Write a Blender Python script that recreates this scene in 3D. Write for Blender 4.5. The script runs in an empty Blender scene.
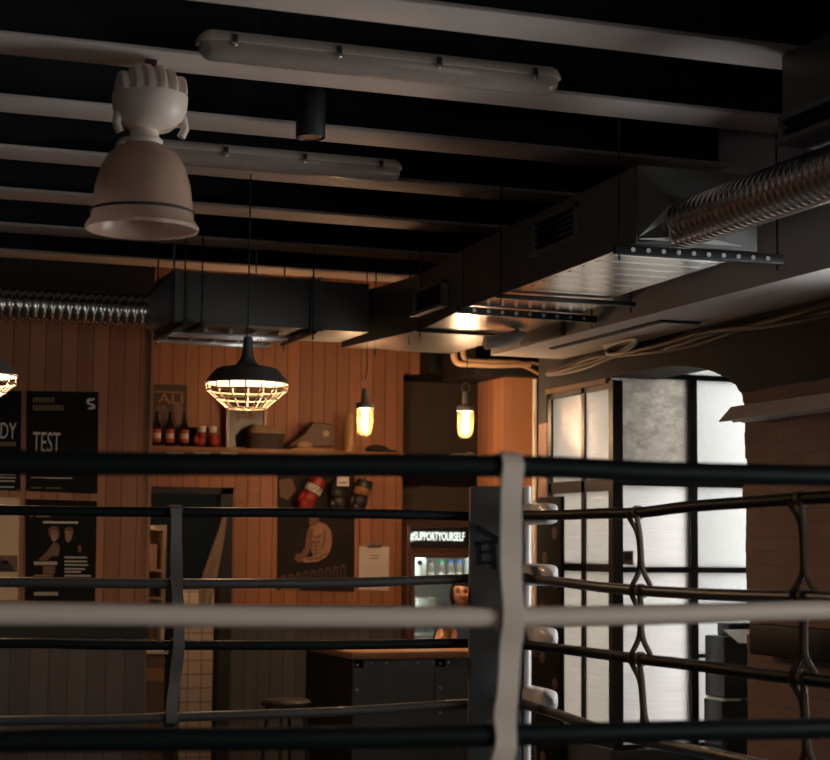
import bpy, bmesh, math, random
from mathutils import Vector, Matrix
random.seed(7)
S = bpy.context.scene
COL = S.collection
PI = math.pi

# ---------------------------------------------------------------- camera model (used to survey the room)
F = 1750.0
EYE = Vector((0, 0, 1.88))
YAW, PITCH, ROLL = math.radians(20.1), math.radians(5.48), 0.009
fw = Vector((math.cos(PITCH)*math.sin(YAW), math.cos(PITCH)*math.cos(YAW), math.sin(PITCH)))
_r = Vector((math.cos(YAW), -math.sin(YAW), 0))
_u = _r.cross(fw)
rt = _r*math.cos(ROLL) + _u*math.sin(ROLL)
up = _u*math.cos(ROLL) - _r*math.sin(ROLL)
def ray(x, y): return fw + rt*((x-415)/F) - up*((y-380)/F)
def PY(x, y, Y): d = ray(x, y); return EYE + d*(Y/d.y)
def PX(x, y, X): d = ray(x, y); return EYE + d*(X/d.x)
def PZ(x, y, Z): d = ray(x, y); return EYE + d*((Z-EYE.z)/d.z)

# ---------------------------------------------------------------- materials
MATS = {}
def nodes(name):
    m = bpy.data.materials.new(name); m.use_nodes = True
    nt = m.node_tree; nt.nodes.clear()
    out = nt.nodes.new('ShaderNodeOutputMaterial')
    MATS[name] = m
    return m, nt, out
def N(nt, t, **kw):
    n = nt.nodes.new(t)
    for k, v in kw.items(): setattr(n, k, v)
    return n
def mth(nt, op, a, b=None):
    n = N(nt, 'ShaderNodeMath', operation=op)
    for i, v in enumerate((a, b)):
        if v is None: continue
        if isinstance(v, (int, float)): n.inputs[i].default_value = v
        else: nt.links.new(v, n.inputs[i])
    return n.outputs[0]
def mixc(nt, fac, a, b):
    n = N(nt, 'ShaderNodeMix', data_type='RGBA')
    for i, v in ((0, fac), (6, a), (7, b)):
        if isinstance(v, (int, float)): n.inputs[i].default_value = v
        elif isinstance(v, tuple): n.inputs[i].default_value = v
        else: nt.links.new(v, n.inputs[i])
    return n.outputs[2]
def C(r, g, b): return (r, g, b, 1)
def mat(name, col, rough=.6, metal=0., var=.15, scale=8., bump=.05, spec=.5, emit=0.):
    """plain surface with procedural mottling and a little bump"""
    m, nt, out = nodes(name)
    b = N(nt, 'ShaderNodeBsdfPrincipled')
    tc = N(nt, 'ShaderNodeTexCoord')
    nz = N(nt, 'ShaderNodeTexNoise'); nz.inputs['Scale'].default_value = scale; nz.inputs['Detail'].default_value = 5
    nt.links.new(tc.outputs['Object'], nz.inputs['Vector'])
    c2 = tuple(max(0, c*(1-var)) for c in col); c1 = tuple(min(1, c*(1+var)) for c in col)
    col_s = mixc(nt, nz.outputs['Fac'], C(*c2), C(*c1))
    nt.links.new(col_s, b.inputs['Base Color'])
    b.inputs['Roughness'].default_value = rough; b.inputs['Metallic'].default_value = metal
    b.inputs['Specular IOR Level'].default_value = spec
    if bump:
        bp = N(nt, 'ShaderNodeBump'); bp.inputs['Strength'].default_value = bump; bp.inputs['Distance'].default_value = .01
        n2 = N(nt, 'ShaderNodeTexNoise'); n2.inputs['Scale'].default_value = scale*6
        nt.links.new(tc.outputs['Object'], n2.inputs['Vector'])
        nt.links.new(n2.outputs['Fac'], bp.inputs['Height']); nt.links.new(bp.outputs[0], b.inputs['Normal'])
    if emit:
        nt.links.new(col_s, b.inputs['Emission Color']); b.inputs['Emission Strength'].default_value = emit
    nt.links.new(b.outputs[0], out.inputs[0])
    return m
def emitter(name, col, s):
    m, nt, out = nodes(name)
    e = N(nt, 'ShaderNodeEmission'); e.inputs[0].default_value = C(*col); e.inputs[1].default_value = s
    nt.links.new(e.outputs[0], out.inputs[0]); return m
def plank(name, col, width, axis='X', rough=.55, dark=.35, off=0.):
    """vertical tongue and groove boards: every board its own tone, wood grain along z, a sunk groove between boards"""
    m, nt, out = nodes(name)
    b = N(nt, 'ShaderNodeBsdfPrincipled'); tc = N(nt, 'ShaderNodeTexCoord'); sp = N(nt, 'ShaderNodeSeparateXYZ')
    nt.links.new(tc.outputs['Object'], sp.inputs[0])
    x = mth(nt, 'ADD', mth(nt, 'DIVIDE', sp.outputs[axis], width), off)
    idx = mth(nt, 'FLOOR', x); fr = mth(nt, 'FRACT', x)
    wn = N(nt, 'ShaderNodeTexWhiteNoise', noise_dimensions='1D'); nt.links.new(idx, wn.inputs['W'])
    cb = N(nt, 'ShaderNodeCombineXYZ')
    nt.links.new(mth(nt, 'MULTIPLY', sp.outputs['X'], 22.), cb.inputs[0]); nt.links.new(mth(nt, 'MULTIPLY', sp.outputs['Y'], 22.), cb.inputs[1])
    nt.links.new(mth(nt, 'ADD', mth(nt, 'MULTIPLY', sp.outputs['Z'], 1.1), mth(nt, 'MULTIPLY', idx, 3.7)), cb.inputs[2])
    nz = N(nt, 'ShaderNodeTexNoise'); nz.inputs['Scale'].default_value = 1.; nz.inputs['Detail'].default_value = 4
    nt.links.new(cb.outputs[0], nz.inputs['Vector'])
    t = mth(nt, 'ADD', mth(nt, 'MULTIPLY', wn.outputs['Value'], .5), mth(nt, 'MULTIPLY', nz.outputs['Fac'], .5))
    base = mixc(nt, t, C(*[c*.62 for c in col]), C(*[min(1, c*1.38) for c in col]))
    d = mth(nt, 'ABSOLUTE', mth(nt, 'SUBTRACT', fr, .5))
    groove = mth(nt, 'GREATER_THAN', d, .5-.004/width)
    base = mixc(nt, groove, base, C(*[c*dark for c in col]))
    nt.links.new(base, b.inputs['Base Color']); b.inputs['Roughness'].default_value = rough
    bp = N(nt, 'ShaderNodeBump'); bp.inputs['Strength'].default_value = .6; bp.inputs['Distance'].default_value = .006
    nt.links.new(mth(nt, 'SUBTRACT', mth(nt, 'MULTIPLY', nz.outputs['Fac'], .15), groove), bp.inputs['Height'])
    nt.links.new(bp.outputs[0], b.inputs['Normal'])
    nt.links.new(b.outputs[0], out.inputs[0]); return m
def glass_clear(name, tint=(1, 1, 1), gloss=.08, rough=.02):
    m, nt, out = nodes(name)
    t = N(nt, 'ShaderNodeBsdfTransparent'); t.inputs[0].default_value = C(*tint)
    g = N(nt, 'ShaderNodeBsdfGlossy'); g.inputs['Roughness'].default_value = rough
    fr = N(nt, 'ShaderNodeLayerWeight'); fr.inputs[0].default_value = .35
    mx = N(nt, 'ShaderNodeMixShader')
    nt.links.new(mth(nt, 'ADD', mth(nt, 'MULTIPLY', fr.outputs['Fresnel'], .5), gloss*.5), mx.inputs[0])
    nt.links.new(t.outputs[0], mx.inputs[1]); nt.links.new(g.outputs[0], mx.inputs[2]); nt.links.new(mx.outputs[0], out.inputs[0]); return m
def glass_frost(name, tint, gloss=.1, rough=.22, kind='fine', clear=0.):
    """obscured glass: light scatters through it, and its rolled face mirrors the lamps softly"""
    m, nt, out = nodes(name)
    tc = N(nt, 'ShaderNodeTexCoord')
    t = N(nt, 'ShaderNodeBsdfTranslucent')
    g = N(nt, 'ShaderNodeBsdfGlossy'); g.inputs['Roughness'].default_value = rough
    nz = N(nt, 'ShaderNodeTexNoise'); mp = N(nt, 'ShaderNodeMapping')
    nt.links.new(tc.outputs['Object'], mp.inputs[0]); nt.links.new(mp.outputs[0], nz.inputs['Vector'])
    bp = N(nt, 'ShaderNodeBump'); bp.inputs['Distance'].default_value = .02
    if kind == 'leaf':
        mp.inputs['Scale'].default_value = (1.0, 1.0, 1.5); mp.inputs['Rotation'].default_value = (0, .6, 0)
        nz.inputs['Scale'].default_value = 16; nz.inputs['Detail'].default_value = 3; nz.inputs['Distortion'].default_value = 1.2
        bp.inputs['Strength'].default_value = .8; amp = .5
    elif kind == 'reed':
        mp.inputs['Scale'].default_value = (2, 2, 60); nz.inputs['Scale'].default_value = 1.5; bp.inputs['Strength'].default_value = .4; amp = .16
    else:
        mp.inputs['Scale'].default_value = (1, 1, 1); nz.inputs['Scale'].default_value = 70; bp.inputs['Strength'].default_value = .3; amp = .1
    col = mixc(nt, nz.outputs['Fac'], C(*[c*(1-amp) for c in tint]), C(*[min(1, c*(1+amp)) for c in tint]))
    nt.links.new(col, t.inputs[0])
    nt.links.new(nz.outputs['Fac'], bp.inputs['Height']); nt.links.new(bp.outputs[0], g.inputs['Normal'])
    fr = N(nt, 'ShaderNodeLayerWeight'); fr.inputs[0].default_value = .3
    mx = N(nt, 'ShaderNodeMixShader')
    nt.links.new(mth(nt, 'ADD', mth(nt, 'MULTIPLY', fr.outputs['Fresnel'], .4), gloss), mx.inputs[0])
    nt.links.new(t.outputs[0], mx.inputs[1]); nt.links.new(g.outputs[0], mx.inputs[2])
    last = mx.outputs[0]
    if clear:
        tr = N(nt, 'ShaderNodeBsdfTransparent'); m2 = N(nt, 'ShaderNodeMixShader'); m2.inputs[0].default_value = clear
        nt.links.new(last, m2.inputs[1]); nt.links.new(tr.outputs[0], m2.inputs[2]); last = m2.outputs[0]
    nt.links.new(last, out.inputs[0]); return m
def smoky(name, col, trans=.35, rough=.25):
    """grey plastic bell: part seen through, part scattering"""
    m, nt, out = nodes(name)
    b = N(nt, 'ShaderNodeBsdfPrincipled'); b.inputs['Base Color'].default_value = C(*col); b.inputs['Roughness'].default_value = rough
    tl = N(nt, 'ShaderNodeBsdfTranslucent'); tl.inputs[0].default_value = C(*col)
    tr = N(nt, 'ShaderNodeBsdfTransparent')
    tc = N(nt, 'ShaderNodeTexCoord'); nz = N(nt, 'ShaderNodeTexNoise'); nz.inputs['Scale'].default_value = 12
    nt.links.new(tc.outputs['Object'], nz.inputs['Vector'])
    nt.links.new(mixc(nt, nz.outputs['Fac'], C(*[c*.8 for c in col]), C(*[min(1, c*1.2) for c in col])), b.inputs['Base Color'])
    m1 = N(nt, 'ShaderNodeMixShader'); m1.inputs[0].default_value = .35
    m2 = N(nt, 'ShaderNodeMixShader'); m2.inputs[0].default_value = trans
    nt.links.new(b.outputs[0], m1.inputs[1]); nt.links.new(tl.outputs[0], m1.inputs[2])
    nt.links.new(m1.outputs[0], m2.inputs[1]); nt.links.new(tr.outputs[0], m2.inputs[2]); nt.links.new(m2.outputs[0], out.inputs[0]); return m
def brick(name):
    m, nt, out = nodes(name)
    b = N(nt, 'ShaderNodeBsdfPrincipled'); tc = N(nt, 'ShaderNodeTexCoord'); sp = N(nt, 'ShaderNodeSeparateXYZ'); cb = N(nt, 'ShaderNodeCombineXYZ')
    nt.links.new(tc.outputs['Object'], sp.inputs[0])
    nt.links.new(sp.outputs['Y'], cb.inputs[0]); nt.links.new(sp.outputs['Z'], cb.inputs[1])
    br = N(nt, 'ShaderNodeTexBrick'); nt.links.new(cb.outputs[0], br.inputs['Vector'])
    br.inputs['Color1'].default_value = C(.34, .205, .165); br.inputs['Color2'].default_value = C(.27, .16, .13); br.inputs['Mortar'].default_value = C(.25, .17, .15)
    br.inputs['Scale'].default_value = 1; br.inputs['Brick Width'].default_value = .25; br.inputs['Row Height'].default_value = .075; br.inputs['Mortar Size'].default_value = .008
    nz = N(nt, 'ShaderNodeTexNoise'); nz.inputs['Scale'].default_value = 3; nt.links.new(tc.outputs['Object'], nz.inputs['Vector'])
    c = mixc(nt, mth(nt, 'MULTIPLY', nz.outputs['Fac'], .5), br.outputs['Color'], C(.24, .14, .11))
    # the brickwork is painted black above a line at 2.78 m
    paint = mth(nt, 'GREATER_THAN', mth(nt, 'ADD', sp.outputs['Z'], mth(nt, 'MULTIPLY', nz.outputs['Fac'], .05)), 2.80)
    c = mixc(nt, paint, c, C(.018, .018, .02))
    nt.links.new(c, b.inputs['Base Color']); b.inputs['Roughness'].default_value = .8
    bp = N(nt, 'ShaderNodeBump'); bp.inputs['Strength'].default_value = .5; bp.inputs['Distance'].default_value = .01
    nt.links.new(br.outputs['Fac'], bp.inputs['Height']); bp.invert = True; nt.links.new(bp.outputs[0], b.inputs['Normal'])
    nt.links.new(b.outputs[0], out.inputs[0]); return m
def tiles(name, col):
    m, nt, out = nodes(name)
    b = N(nt, 'ShaderNodeBsdfPrincipled'); tc = N(nt, 'ShaderNodeTexCoord'); sp = N(nt, 'ShaderNodeSeparateXYZ'); cb = N(nt, 'ShaderNodeCombineXYZ')
    nt.links.new(tc.outputs['Object'], sp.inputs[0]); nt.links.new(sp.outputs['X'], cb.inputs[0]); nt.links.new(sp.outputs['Z'], cb.inputs[1])
    br = N(nt, 'ShaderNodeTexBrick'); nt.links.new(cb.outputs[0], br.inputs['Vector']); br.offset = 0
    br.inputs['Color1'].default_value = C(*col); br.inputs['Color2'].default_value = C(*[c*.93 for c in col]); br.inputs['Mortar'].default_value = C(*[c*.45 for c in col])
    br.inputs['Scale'].default_value = 1; br.inputs['Brick Width'].default_value = .115; br.inputs['Row Height'].default_value = .115; br.inputs['Mortar Size'].default_value = .006
    nt.links.new(br.outputs['Color'], b.inputs['Base Color']); b.inputs['Roughness'].default_value = .25
    nt.links.new(b.outputs[0], out.inputs[0]); return m

M_wood = plank('pine_boards', (.40, .165, .078), .104)
M_wood_l = plank('pine_boards_wide', (.38, .16, .08), .110, off=.2)
M_wood_y = plank('pine_boards_side', (.50, .235, .12), .115, axis='Y')
M_dado = plank('grey_dado_boards', (.088, .092, .10), .104, dark=.45)
M_dado_l = plank('grey_dado_boards_wide', (.10, .09, .088), .13, dark=.45)
M_trimwood = mat('edge_timber', (.30, .15, .07), .5, var=.2, scale=20)
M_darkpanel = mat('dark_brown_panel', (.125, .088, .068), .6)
M_black = mat('black_paint', (.010, .011, .012), .6, var=.2)
M_ceil = mat('black_ceiling', (.006, .008, .009), .85)
M_beam = mat('grey_beam_paint', (.52, .43, .39), .6, var=.12, scale=5)
M_soffit = mat('plaster_soffit', (.78, .71, .68), .7, var=.1, scale=4)
M_floor = mat('rubber_floor', (.02, .02, .022), .5)
M_canvas = mat('ring_canvas', (.035, .05, .07), .6)
M_apron = mat('apron_vinyl', (.02, .022, .026), .45)
M_brick = brick('old_brick')
M_rope_b = mat('black_rope_vinyl', (.006, .007, .0075), .5, var=.2, scale=30, spec=.14)
M_rope_w = mat('white_rope_vinyl', (.70, .545, .435), .45, var=.05, scale=30)
M_rope_t = mat('grey_rope_vinyl', (.055, .049, .045), .36, var=.08, scale=30)
M_strap_w = mat('white_strap_webbing', (.66, .52, .42), .7, var=.06, scale=40)
M_strap_d = mat('dark_grey_strap_webbing', (.115, .095, .082), .7, var=.12, scale=40, spec=.2)
M_strap_b = mat('brown_strap_webbing', (.10, .06, .035), .6, var=.15, scale=40)
M_pad_d = mat('pad_grey_vinyl', (.14, .135, .13), .5, var=.06, scale=10)
M_pad_w = mat('pad_white_vinyl', (.95, .87, .85), .2, var=.03, scale=10, spec=.9)
M_steel = mat('grey_steel', (.30, .30, .30), .4, .5)
M_galv = mat('galvanised_sheet', (.90, .88, .87), .21, .97, var=.05, scale=14, bump=.006)
M_galv_d = mat('dark_galvanised_sheet', (.17, .17, .165), .5, .2, var=.12, scale=6, bump=.02)  # also paints the shaded sides and end of the large duct
M_spiral = mat('shiny_aluminium', (.72, .68, .65), .2, .97, var=.06, scale=10, bump=0)
M_flange = mat('black_rail', (.015, .015, .016), .45)
M_hole = mat('pale_steel', (.75, .75, .75), .4, .2)
M_lampgrey = mat('lamp_housing_grey', (.74, .60, .51), .38, var=.05)
M_bell = smoky('smoky_bell_plastic', (.70, .48, .37), .25)
M_tubecover = smoky('dusty_diffuser', (.56, .45, .39), .15, .2)
M_whitetube = mat('white_tube_glass', (.7, .66, .6), .3)
M_shade = mat('graphite_enamel', (.095, .082, .080), .5, bump=0)
M_enamel = mat('white_enamel', (.72, .62, .52), .5, bump=0)
M_cage = mat('cream_wire', (.36, .27, .19), .5, bump=0)
M_cord = mat('black_cord', (.012, .012, .012), .6)
M_bulb = emitter('warm_bulb', (1., .66, .36), 30)
M_filament = emitter('amber_filament_bulb', (1., .60, .27), 22)
M_jarglass = smoky('amber_jar_glass', (.95, .56, .28), .93, .12)
M_clear = glass_clear('clear_glass', (.95, .97, .96))
M_paper = mat('cream_paper', (.74, .56, .38), .8, bump=0)
M_white = mat('white_card', (.75, .70, .64), .7, bump=0)
M_poster = mat('black_poster_print', (.010, .011, .011), .8, bump=0, spec=.15)
M_ink_w = mat('white_print', (.60, .52, .46), .6, bump=0)
M_ink_p = mat('poster_white_print', (.75, .70, .68), .6, bump=0)
M_ink_y = mat('olive_print', (.22, .17, .06), .6, bump=0)
M_ink_k = mat('black_print', (.012, .012, .012), .6, bump=0)
M_ink_g = mat('grey_print', (.16, .13, .11), .6, bump=0)
M_ink_o = mat('orange_print', (.40, .18, .05), .6, bump=0)
M_skinprint = mat('skin_print', (.42, .22, .13), .6, var=.35, scale=18, bump=0)
M_skinprint2 = mat('dark_skin_print', (.20, .10, .06), .6, var=.35, scale=18, bump=0)
M_hairprint = mat('hair_print', (.16, .09, .05), .6, var=.4, scale=40, bump=0)
M_red = mat('red_leather', (.30, .022, .016), .4)
M_redlabel = mat('red_bottle_label', (.40, .06, .035), .5, var=.4, scale=60)
M_leather_k = mat('black_leather', (.022, .02, .018), .42)
M_leather_br = mat('brown_leather', (.10, .045, .025), .5)
M_sole = mat('tan_sole', (.42, .25, .14), .6)
M_wicker = mat('dark_wicker', (.05, .032, .022), .7, var=.5, scale=60, bump=.4)
M_beerglass = mat('brown_bottle_glass', (.020, .010, .005), .12)
M_jarclay = mat('amber_clay_jar', (.50, .28, .12), .5)
M_metal_l = mat('chrome', (.75, .73, .70), .2, .95, bump=0)
M_blue_wall = mat('navy_wall_paint', (.007, .015, .024), .8, spec=.2)
M_tile = tiles('cream_tiles', (.85, .70, .56))
M_cloth = mat('folded_striped_cloth', (.28, .21, .15), .85, var=.5, scale=22)
M_counter = mat('blackened_steel_sheet', (.105, .115, .125), .45, .3, var=.25, scale=6)
M_rivet = mat('rivet_steel', (.5, .5, .5), .3, .8)
M_countertop = mat('oiled_worktop', (.34, .19, .105), .45, var=.2, scale=14)
M_fridge = mat('brown_fridge_paint', (.11, .055, .035), .4)
M_fridge_in = mat('white_fridge_lining', (.85, .87, .85), .5)
M_sign = emitter('lit_sign_letters', (.92, 1., .90), 1.3)
M_led = emitter('fridge_led', (.86, 1., .93), 9)
M_petal = mat('clear_bottle_plastic', (.30, .24, .22), .15)
M_green = mat('green_cap', (.05, .55, .22), .4)
M_bluecap = mat('blue_cap', (.05, .20, .75), .4)
M_skin = mat('skin', (.62, .35, .25), .5, var=.08, scale=10, bump=.02)
M_hair = mat('dark_hair', (.015, .010, .008), .5, var=.3, scale=60)
M_blue = mat('blue_knit', (.035, .065, .16), .8)
M_jeans = mat('dark_trousers', (.02, .022, .03), .8)
M_eye = mat('eye_dark', (.01, .008, .006), .2, bump=0)
M_lip = mat('lip', (.33, .10, .08), .4, bump=0)
M_frame_d = mat('window_frame_steel', (.028, .030, .033), .45)
M_stile = mat('window_frame_timber', (.20, .10, .05), .5)
M_glass_side = glass_frost('reeded_glass', (.51, .48, .43), .035, .2, 'reed')
M_glass_leaf = glass_frost('leaf_pattern_glass', (.50, .475, .43), .06, .3, 'leaf')
M_glass_mid = glass_frost('fine_frosted_glass', (.78, .77, .745), .05, .3, 'reed')
M_glass_hot = glass_frost('thin_frosted_glass', (.56, .56, .545), .04, .3, 'fine')
M_sillblue = mat('slate_blue_paint', (.09, .11, .13), .35)
M_galv_highlight = mat('zinc_highlight', (.66, .64, .62), .5, .2, var=.08)  # pale metal used only for the painted highlights on the transition
M_grille = mat('grille_grey_paint', (.22, .21, .20), .5)
M_pvc = mat('white_pipe', (.88, .84, .78), .35)
M_pipe_t = mat('tan_pipe', (.42, .27, .16), .5)
M_cable_g = mat('grey_cable', (.42, .40, .37), .5)
M_cable_b = mat('brown_cable', (.12, .075, .05), .6)
M_seat = mat('dark_seat_vinyl', (.03, .026, .022), .5)
M_rose = mat('rose_print', (.09, .05, .045), .8, var=.6, scale=60)
M_pale = mat('pale_concrete', (.5, .48, .45), .8)
M_blackbox = mat('black_cabinet', (.016, .016, .017), .5)
M_cardboard = mat('tan_card', (.40, .26, .16), .8)

# ---------------------------------------------------------------- mesh builder
ORG = {}
class MB:
    def __init__(s): s.bm = bmesh.new()
    def box(s, x0, x1, y0, y1, z0, z1, bev=0., rot=None, seg=2):
        r = bmesh.ops.create_cube(s.bm, size=1)
        c = Vector(((x0+x1)/2, (y0+y1)/2, (z0+z1)/2))
        vs = r['verts']
        for v in vs: v.co = Vector((v.co.x*abs(x1-x0), v.co.y*abs(y1-y0), v.co.z*abs(z1-z0)))
        if bev:
            ed = list({e for v in vs for e in v.link_edges})
            res = bmesh.ops.bevel(s.bm, geom=ed, offset=bev, segments=seg, profile=.5, affect='EDGES')
            vs = list({v for v in res['verts']} | {v for v in vs if v.is_valid})
        for v in vs:
            if rot is not None: v.co = rot @ v.co
            v.co += c
        return s
    def tube(s, pts, r, seg=10, closed=False, flat=None, cap=True):
        pts = [Vector(p) for p in pts]; n = len(pts); rings = []
        prev = None
        for i, p in enumerate(pts):
            a = pts[(i-1) % n] if (closed or i > 0) else pts[i]
            b = pts[(i+1) % n] if (closed or i < n-1) else pts[i]
            t = (b-a).normalized()
            if prev is None:
                ref = Vector((0, 0, 1)) if abs(t.z) < .9 else Vector((1, 0, 0))
                nx = t.cross(ref).normalized()
            else:
                nx = (prev - t*prev.dot(t)).normalized()
            prev = nx; ny = t.cross(nx)
            rr = r[i] if isinstance(r, (list, tuple)) else r
            ring = []
            for k in range(seg):
                an = 2*PI*k/seg
                fy = flat if flat else 1
                ring.append(s.bm.verts.new(p + nx*math.cos(an)*rr + ny*math.sin(an)*rr*fy))
            rings.append(ring)
        for i in range(n if closed else n-1):
            A, B = rings[i], rings[(i+1) % n]
            for k in range(seg): s.bm.faces.new((A[k], A[(k+1) % seg], B[(k+1) % seg], B[k]))
        if cap and not closed:
            s.bm.faces.new(rings[0][::-1]); s.bm.faces.new(rings[-1])
        return s
    def lathe(s, prof, c=(0, 0, 0), seg=32, axis='Z', sx=1., cap0=False, cap1=False):
        c = Vector(c); rings = []
        for (r, h) in prof:
            ring = []
            for k in range(seg):
                a = 2*PI*k/seg; x, y = r*math.cos(a)*sx, r*math.sin(a)
                p = {'Z': Vector((x, y, h)), 'X': Vector((h, x, y)), 'Y': Vector((x, h, y))}[axis]
                ring.append(s.bm.verts.new(p + c))
            rings.append(ring)
        for A, B in zip(rings, rings[1:]):
            for k in range(seg): s.bm.faces.new((A[k], A[(k+1) % seg], B[(k+1) % seg], B[k]))
        if cap0: s.bm.faces.new(rings[0][::-1])
        if cap1: s.bm.faces.new(rings[-1])
        return s
    def sphere(s, c, r, sub=3, scale=(1, 1, 1)):
        res = bmesh.ops.create_icosphere(s.bm, subdivisions=sub, radius=r)
        for v in res['verts']: v.co = Vector((v.co.x*scale[0], v.co.y*scale[1], v.co.z*scale[2])) + Vector(c)
        return s
    def prism(s, pts, a, b, axis='Y'):
        """closed outline swept from a to b along an axis; pts are the two other coordinates in order"""
        def P(u, v, w): return {'Y': Vector((u, w, v)), 'X': Vector((w, u, v)), 'Z': Vector((u, v, w))}[axis]
        A = [s.bm.verts.new(P(u, v, a)) for u, v in pts]; B = [s.bm.verts.new(P(u, v, b)) for u, v in pts]
        n = len(pts)
        s.bm.faces.new(A); s.bm.faces.new(B[::-1])
        for i in range(n): s.bm.faces.new((A[i], B[i], B[(i+1) % n], A[(i+1) % n]))
        return s
    def ribbon(s, pts, w, wd, th):
        """strap: centre line pts, width w along the directions wd, thickness th"""
        pts = [Vector(p) for p in pts]; R = []
        n = len(pts)
        for i, p in enumerate(pts):
            t = (pts[min(i+1, n-1)] - pts[max(i-1, 0)]).normalized()
            d = Vector(wd[i] if isinstance(wd, list) else wd); d = (d - t*d.dot(t)).normalized()
            nn = t.cross(d); ww = w[i] if isinstance(w, list) else w
            R.append([s.bm.verts.new(p + d*ww/2*a + nn*th/2*b) for a, b in ((-1, -1), (1, -1), (1, 1), (-1, 1))])
        for A, B in zip(R, R[1:]):
            for k in range(4): s.bm.faces.new((A[k], A[(k+1) % 4], B[(k+1) % 4], B[k]))
        s.bm.faces.new(R[0][::-1]); s.bm.faces.new(R[-1])
        return s
    def loft(s, rings, cap=True):
        R = [[s.bm.verts.new(Vector(p)) for p in ring] for ring in rings]
        n = len(R[0])
        for A, B in zip(R, R[1:]):
            for k in range(n): s.bm.faces.new((A[k], A[(k+1) % n], B[(k+1) % n], B[k]))
        if cap: s.bm.faces.new(R[0][::-1]); s.bm.faces.new(R[-1])
        return s
    def xf(s, M):
        bmesh.ops.transform(s.bm, matrix=M, verts=s.bm.verts[:]); return s
    def build(s, name, m, parent=None, origin=None, angle=38, normals=True, local=False):
        o = ORG.get(parent, Vector((0, 0, 0))) if parent else Vector(origin or (0, 0, 0))
        if local: o = Vector((0, 0, 0))
        if normals: bmesh.ops.recalc_face_normals(s.bm, faces=s.bm.faces[:])
        for v in s.bm.verts: v.co -= o
        me = bpy.data.meshes.new(name); s.bm.to_mesh(me); s.bm.free()
        for p in me.polygons: p.use_smooth = True
        me.set_sharp_from_angle(angle=math.radians(angle))
        me.materials.append(m)
        ob = bpy.data.objects.new(name, me); COL.objects.link(ob)
        if parent: ob.parent = parent; ORG[ob] = o
        else: ob.location = o; ORG[ob] = o
        return ob
def tag(o, label, cat, group=None, kind=None):
    if label: o['label'] = label
    if cat: o['category'] = cat
    if group: o['group'] = group
    if kind: o['kind'] = kind
    return o
def struct(o, label=None):
    o['kind'] = 'structure'
    if label: o['label'] = label
    return o
def thing(name, label, cat, loc, group=None):
    o = bpy.data.objects.new(name, None); COL.objects.link(o); o.location = Vector(loc); o.empty_display_size = .05
    ORG[o] = Vector(loc)
    return tag(o, label, cat, group)
def dup(root, loc, label=None, group=None, rz=None):
    r = root.copy(); COL.objects.link(r); r.location = Vector(loc)
    if rz is not None: r.rotation_euler.z = rz
    if label: r['label'] = label
    if group: r['group'] = group
    for ch in list(root.children):
        c = ch.copy(); COL.objects.link(c); c.parent = r
        for g in ch.children:
            d = g.copy(); COL.objects.link(d); d.parent = c
    return r
def smooth_pts(P, n=10):
    """Catmull-Rom through P"""
    P = [Vector(p) for p in P]; out = []
    for i in range(len(P)-1):
        a = P[max(i-1, 0)]; b = P[i]; c = P[i+1]; d = P[min(i+2, len(P)-1)]
        for k in range(n):
            t = k/n
            out.append(.5*((2*b) + (c-a)*t + (2*a-5*b+4*c-d)*t*t + (-a+3*b-3*c+d)*t**3))
    out.append(P[-1]); return out
def flat(name, pts, Y, m, parent=None, th=.002, origin=None):
    """flat print on the plane at depth Y, th thick towards the room; pts are sight points on that plane"""
    q = [PY(x, y, Y) for x, y in pts]
    return MB().prism([(p.x, p.z) for p in q], Y, Y-th, 'Y').build(name, m, parent, origin)
def lettering(text, name, m, parent, x0, x1, z0, z1, Y, th=.003, facing='front', bold=0.0):
    """text as raised letters filling the box x0..x1, z0..z1 on the plane y = Y"""
    cu = bpy.data.curves.new(name, 'FONT'); cu.body = text; cu.extrude = .05; cu.offset = bold; cu.resolution_u = 3
    ob = bpy.data.objects.new('tmp', cu); COL.objects.link(ob)
    dg = bpy.context.evaluated_depsgraph_get(); dg.update()
    me = bpy.data.meshes.new_from_object(ob.evaluated_get(dg)); bpy.data.objects.remove(ob)
    xs = [v.co.x for v in me.vertices]; ys = [v.co.y for v in me.vertices]; zs = [v.co.z for v in me.vertices]
    ax, bx, ay, by, az, bz = min(xs), max(xs), min(ys), max(ys), min(zs), max(zs)
    o = ORG.get(parent, Vector((0, 0, 0)))
    for v in me.vertices:
        c = v.co.copy()
        v.co = Vector((x0+(c.x-ax)/(bx-ax)*(x1-x0), Y-(c.z-az)/(bz-az)*th, z0+(c.y-ay)/(by-ay)*(z1-z0))) - o
    me.materials.clear(); me.materials.append(m); me.name = name
    r = bpy.data.objects.new(name, me); COL.objects.link(r)
    if parent: r.parent = parent
    return r

# ================================================================ SETTING
ZD = 4.12                      # underside of the ceiling deck
XL, YN = -4.2, -2.2            # left wall, wall behind the camera
XR = 5.12                      # right wall (room side)
T = .35                        # its thickness
YG = 10.27                     # the glazed front of the bay
YB, YBL = 13.5, 12.2           # back wall; its nearer left section
xe = PY(152, 420, YBL).x       # right end of the nearer section
xd0, xd1 = PY(146, 560, YB).x - .1, PY(232, 560, YB).x
zdoor = PY(190, 487, YB).z
zdado = PY(260, 606, YB).z
xa = PY(403, 420, YB).x        # right end of the boarded wall (bar recess)

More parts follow.
